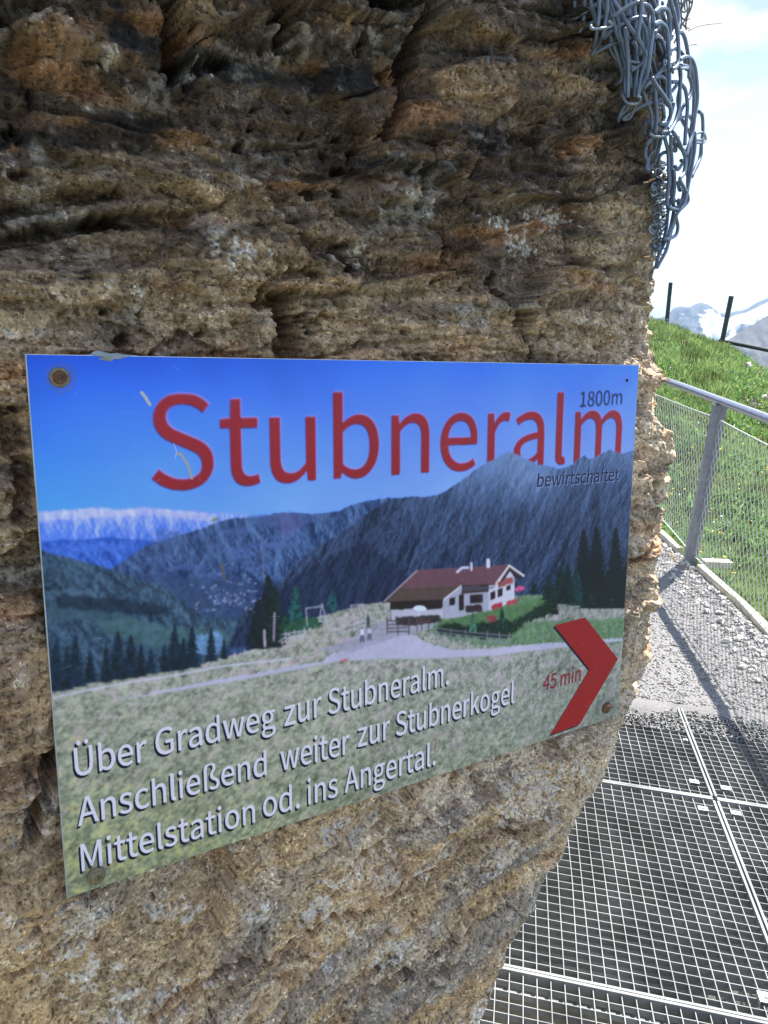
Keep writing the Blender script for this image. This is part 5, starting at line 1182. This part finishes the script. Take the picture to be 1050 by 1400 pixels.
# ------------------------------------------------------------------ the bundle of steel wire netting hanging at the top of the rock
wire_m = mat('plastic_coated_wire', (0.16, 0.19, 0.24), .32, .3, .14, 60, .1, 500, bdist=.0003)
tie_m = mat('galvanised_tie', (0.28, 0.31, 0.33), .4, .6, .2, 100)
bundle = empty('wire_netting_bundle', None, 'tangled bundle of thick blue-grey wire netting hanging down the upper right edge of the rock', 'wire netting')
def wpt(x, y, d):
    """the place on the ray through x, y that lies d metres in front of the rock face plane (further right: behind it, round the corner)"""
    w = ray((x, y)); bend = max(0.0, (x - 885) / 75.0)
    dd = d + .009 - .05 * bend
    return w * (((O + EN * dd) @ EN) / (w @ EN))
WR = .00185
def wire(P_, d=(.02, .02), r=WR, m_=wire_m, name='wire', k=8):
    n_ = len(P_); ds = np.interp(np.linspace(0, 1, n_), np.linspace(0, 1, len(d)), d)
    Q_ = spline([wpt(x, y, dd) for (x, y), dd in zip(P_, ds)], 6)
    s = MB(); s.tube(Q_, r, k); return s.build(name, m_, bundle, smooth=True)
z4 = 200 / 1050.0
def z(*p): return [(780 + x * z4, y * z4) for x, y in p]
z5 = 140 / 1032.0
def q5(*p): return [(840 + x * z5, 180 + y * z5) for x, y in p]
W1 = [
 (z((60, -160), (30, 0), (35, 80), (15, 140), (8, 160)), (.012, .004)), (z((10, 155), (60, 110), (110, 80), (190, 30), (260, -40)), (.004, .03)),
 (z((110, -150), (100, 0), (98, 100), (85, 190), (62, 225), (80, 215)), (.02, .012, .002)), (z((62, 225), (110, 185), (160, 160), (240, 110)), (.002, .02)),
 (z((135, -80), (150, 40), (170, 110), (190, 200), (180, 300), (160, 370), (130, 405)), (.03, .02, .004)), (z((200, -100), (205, 20), (205, 100), (195, 190)), (.034, .03)),
 (z((270, -100), (262, 20), (255, 130), (235, 240), (215, 290), (190, 330), (150, 400)), (.04, .03, .008)), (z((130, 405), (200, 365), (290, 320), (390, 288), (430, 270)), (.004, .02, .03)),
 (z((290, -40), (320, 20), (370, 100), (420, 190), (480, 270), (520, 340), (535, 400), (510, 460), (450, 500), (430, 495)), (.03, .045, .03)),
 (z((490, 15), (420, 45), (340, 95), (290, 130), (260, 180), (245, 280)), (.05, .04, .02)), (z((430, 150), (360, 180), (290, 225), (250, 270)), (.03, .02)),
 (z((310, 160), (280, 230), (300, 300), (330, 380), (360, 480), (370, 540), (350, 590), (318, 605)), (.02, .02, .004)),
 (z((350, 310), (370, 400), (395, 480), (390, 600), (400, 690)), (.02, .024)), (z((385, 200), (400, 300), (410, 420), (415, 540), (412, 700)), (.035, .03)),
 (z((440, 300), (470, 340), (475, 450), (470, 560), (460, 700)), (.03, .03)), (z((500, 150), (540, 220), (550, 330), (530, 460), (505, 560), (480, 700)), (.045, .035)),
 (z((510, 30), (560, 45), (590, 110), (590, 220), (575, 340), (560, 470), (540, 560), (500, 640), (480, 700)), (.05, .05, .03)),
 (z((505, -120), (510, 20), (505, 100), (490, 200), (480, 260)), (.055, .05)), (z((460, -60), (460, 60), (465, 180), (470, 250)), (.03, .03)), (z((430, -60), (425, 30), (415, 110)), (.04, .04)),
 (z((410, 150), (450, 135), (500, 125), (540, 130)), (.03, .035)), (z((600, 90), (640, 60), (690, 70), (710, 140), (715, 240), (705, 330), (715, 400)), (.05, .05)),
 (z((600, 175), (640, 160), (685, 200), (700, 300), (705, 420), (710, 560), (710, 760)), (.055, .05)), (z((600, 270), (630, 260), (660, 300), (672, 380), (655, 440), (620, 470)), (.04, .02)),
 (z((610, 260), (650, 290), (690, 330)), (.03, .03)), (z((690, -120), (720, 20), (750, 130), (770, 260), (775, 380), (765, 470), (730, 500)), (.05, .06)),
 (z((720, -100), (760, 30), (775, 140), (768, 230)), (.04, .05)), (z((740, -60), (700, 60), (740, 200), (720, 280)), (.03, .04)),
 (z((770, 230), (800, 235), (825, 290), (845, 400), (852, 470), (850, 560)), (.05, .05)), (z((710, 380), (740, 350), (775, 360), (810, 400), (830, 480)), (.04, .04)),
 (z((785, 430), (820, 410), (865, 420), (895, 490), (908, 600), (910, 720), (890, 850), (875, 960), (850, 1040), (830, 1120)), (.05, .055)),
 (z((850, 430), (880, 560), (885, 700), (880, 830), (860, 960)), (.04, .045)), (z((790, 470), (840, 478), (835, 500)), (.05, .05)),
 (z((520, 640), (570, 590), (640, 520), (700, 470), (760, 440)), (.03, .05)), (z((585, 560), (620, 620), (670, 690), (715, 770), (715, 840), (690, 880), (640, 890)), (.05, .055, .04)),
 (z((540, 560), (600, 620), (610, 720), (620, 830), (610, 960)), (.03, .035)), (z((510, 640), (545, 720), (580, 810), (585, 900), (610, 970)), (.02, .03)),
 (z((350, 830), (390, 760), (440, 740)), (.006, .02)), (z((370, 855), (420, 820), (480, 780), (560, 740), (640, 715)), (.004, .03)), (z((370, 855), (420, 850), (450, 800), (480, 730)), (.004, .02)),
 (z((345, 870), (350, 840), (400, 790), (430, 740)), (.0, .015)), (z((600, 560), (650, 550), (680, 580), (685, 660), (680, 740)), (.04, .04)),
 (z((720, 590), (770, 590), (740, 640), (710, 670)), (.03, .03)), (z((700, 470), (760, 480), (790, 520), (785, 640), (780, 760), (750, 880), (700, 960)), (.05, .05)),
 (z((800, 610), (825, 650), (840, 760), (830, 880), (820, 1040)), (.045, .05)), (z((850, 540), (870, 620), (850, 700), (800, 780), (760, 870)), (.04, .04)),
 (z((740, 740), (720, 820), (680, 920), (640, 960)), (.04, .03)), (z((620, 740), (660, 760), (670, 840), (650, 900)), (.03, .03)),
 (z((770, 860), (800, 840), (850, 830), (870, 860)), (.03, .03)), (z((920, 800), (945, 830), (950, 940), (940, 1030), (935, 1120), (900, 1200), (870, 1270)), (.05, .05)),
 (z((520, 930), (530, 880), (560, 865), (575, 900), (570, 960)), (.004, .02)), (z((530, 960), (525, 910), (550, 880), (600, 880)), (.006, .02)), (z((540, 1040), (570, 1000), (620, 980)), (.006, .02)),
 (z((660, 900), (700, 930), (650, 960), (720, 940), (730, 900)), (.03, .04)), (z((780, 480), (790, 600), (770, 720), (800, 860), (860, 960)), (.02, .03)),
 (z((560, -40), (575, 60), (560, 180), (570, 260)), (.02, .03)), (z((630, -60), (620, 60), (640, 170), (600, 240)), (.02, .03)), (z((230, -60), (240, 60), (270, 130)), (.02, .02)),
 (q5((395, 70), (330, 130), (310, 230), (330, 300), (320, 400), (345, 400)), (.006, .0)), (q5((420, 60), (400, 180), (350, 250), (330, 380)), (.01, .002)), (q5((480, 20), (450, 160), (420, 280), (370, 360), (330, 400)), (.02, .004)),
 (q5((545, 205), (490, 215), (450, 260), (430, 320)), (.03, .01)), (q5((500, 40), (540, 200), (545, 360), (550, 500), (530, 700), (540, 760)), (.03, .04)),
 (q5((570, 30), (570, 160), (580, 320), (570, 520), (580, 640), (540, 800), (520, 1000), (470, 1150), (410, 1200)), (.04, .03, .01)),
 (q5((590, 0), (640, 80), (680, 170), (715, 280), (700, 420), (660, 480), (700, 560), (740, 650), (730, 720), (640, 790), (590, 780)), (.05, .055, .04)),
 (q5((610, 350), (640, 380), (680, 330), (690, 300), (670, 290)), (.04, .04)), (q5((600, 380), (605, 560), (590, 700), (600, 780), (580, 900), (550, 1040), (540, 1080)), (.04, .03)),
 (q5((760, 0), (770, 120), (720, 180), (700, 190)), (.05, .05)), (q5((810, 0), (810, 160), (790, 300), (760, 460), (730, 600), (700, 730), (630, 830), (600, 900), (560, 1050), (520, 1200), (430, 1370)), (.055, .05, .02)),
 (q5((780, 100), (760, 300), (740, 460), (735, 620), (690, 760)), (.05, .045)), (q5((740, 200), (720, 330), (730, 420), (760, 470)), (.04, .04)), (q5((880, 60), (870, 200), (850, 300), (810, 380), (740, 375)), (.05, .04)),
 (q5((620, 860), (640, 960), (620, 1040), (560, 1075), (500, 1080)), (.04, .03)), (q5((600, 860), (590, 960), (500, 1130), (440, 1260), (415, 1380)), (.03, .01)),
 (q5((640, 500), (660, 590), (700, 560), (690, 660), (650, 740), (640, 680), (610, 700)), (.035, .035)), (q5((590, 180), (620, 190), (600, 80), (640, 60), (650, 140), (700, 200)), (.03, .04)),
 (q5((430, 1200), (440, 1130), (480, 1140), (460, 1200), (430, 1290)), (.01, .01)), (q5((560, 780), (620, 770), (700, 700), (720, 640)), (.04, .04)),
]
for P_, d in W1: wire(P_, d)
for P_, d in ((z((145, 185), (150, 205), (220, 205), (285, 190), (295, 170), (270, 155)), (.035, .04)), (z((375, 640), (375, 690), (400, 735), (440, 748), (490, 735), (498, 700), (480, 690)), (.02, .045)),
              (z((570, 960), (600, 975), (650, 985), (685, 975), (690, 960)), (.03, .04)), (z((430, 440), (470, 450), (500, 450)), (.03, .035)), (z((430, 480), (470, 480), (505, 470)), (.03, .035)),
              (z((890, 960), (895, 1020), (960, 1020), (968, 985), (945, 950), (890, 965), (895, 1000), (955, 1005)), (.05, .05)), (q5((550, 755), (600, 778), (660, 780), (690, 770)), (.045, .045)),
              (q5((360, 20), (400, 45), (480, 50), (530, 30)), (.03, .04)), (z((785, 470), (790, 490), (838, 490)), (.055, .055))):
    wire(P_, d, .0014, tie_m, 'wire_tie', 6)
# crumpled loops of the netting against the edge of the rock
rr = random.Random(5)
for i in range(70):
    yy = 226 + (i / 69.0) * 122; cx_ = 899 + rr.uniform(-6, 8) + (yy < 250) * 3; cy_ = yy + rr.uniform(-4, 4)
    ra, rb, ph = rr.uniform(3, 6.5), rr.uniform(3, 8), rr.uniform(0, 6)
    P_ = [(cx_ + ra * math.cos(ph + a_), cy_ + rb * math.sin(ph + a_)) for a_ in np.linspace(0, rr.uniform(4, 6.2), 8)]
    wire(P_, (rr.uniform(-.01, .02), rr.uniform(0, .035)), .0011, tie_m, 'netting_loop', 5)
for i in range(28):                                      # further strands behind, filling the bundle
    x0 = rr.uniform(805, 928); y0 = rr.uniform(-40, 10) + max(0, x0 - 860) * .6; L_ = rr.uniform(60, 150)
    P_ = [(x0 + rr.uniform(-4, 4) + (yy / L_) * 22 * (1 if x0 < 900 else .2), y0 + yy) for yy in np.linspace(0, L_, 6)]
    P_ = [(min(max(px, np.interp(py, [60, 205, 300], [806, 888, 905])), np.interp(py, [0, 100, 200, 340], [915, 950, 948, 905])), py) for px, py in P_]
    wire(P_, (rr.uniform(.006, .03), rr.uniform(.01, .035)), WR * rr.uniform(.7, 1))
# finer rusty netting and dry stalks behind the bundle
thin_m = mat('weathered_thin_wire', (0.20, 0.19, 0.16), .6, .4, .3, 80)
fine = empty('fine_wire_netting', None, 'fine weathered wire netting with dry stalks behind the thick bundle, against the sky', 'wire netting')
def farpt(x, y, Yd=.16):
    w = ray((x, y)); return w * (((O - EN * Yd) @ EN) / (w @ EN))
for i in range(16):
    x0 = 922 + i * 1.9; s = MB()
    P_ = [farpt(x0 + 2.4 * math.sin(q * 1.1 + i) - q * 1.3 - .02 * q * q * (i % 3), -40 + q * 9, .02 + .008 * (i % 3)) for q in range(-8, 7 + i % 6)]
    s.tube(spline(P_, 3), .0009, 5); s.build('thin_wire', thin_m, fine, smooth=True)
for y0 in range(-30, 40, 11):
    s = MB(); P_ = [farpt(919 + q * 4.6 - y0 * .12, y0 + 3 * math.sin(q * 1.7 + y0), .025) for q in range(7)]; s.tube(spline(P_, 3), .0009, 5); s.build('thin_wire', thin_m, fine, smooth=True)
straw_m = mat('dry_straw', (0.40, 0.38, 0.24), .8, 0, .2, 60)
for P_ in ([(941, 42), (955, 36), (970, 33), (987, 32)], [(938, 62), (948, 61), (953, 61)]):
    s = MB(); s.tube(spline([farpt(x, y, .03) for x, y in P_], 4), [.0006] * (4 * (len(P_) - 1) + 1), 4); s.build('dry_stalk', straw_m, fine, smooth=True)

# ------------------------------------------------------------------ the air
if HAZE > 0:
    hz = bpy.data.materials.new('mountain_air'); hz.use_nodes = True
    t = hz.node_tree; t.nodes.clear(); o_ = t.nodes.new('ShaderNodeOutputMaterial'); pv = t.nodes.new('ShaderNodeVolumePrincipled')
    pv.inputs['Color'].default_value = (.48, .68, 1.0, 1); pv.inputs['Density'].default_value = HAZE; pv.inputs['Anisotropy'].default_value = .2
    t.links.new(pv.outputs['Volume'], o_.inputs['Volume'])
    s = MB(); s.box(np.array([0, 1500, 240.0]), np.array([1., 0, 0]), np.array([0, 1., 0]), ZD, (14000, 14000, 663)); s.build('haze', hz, kind='stuff')
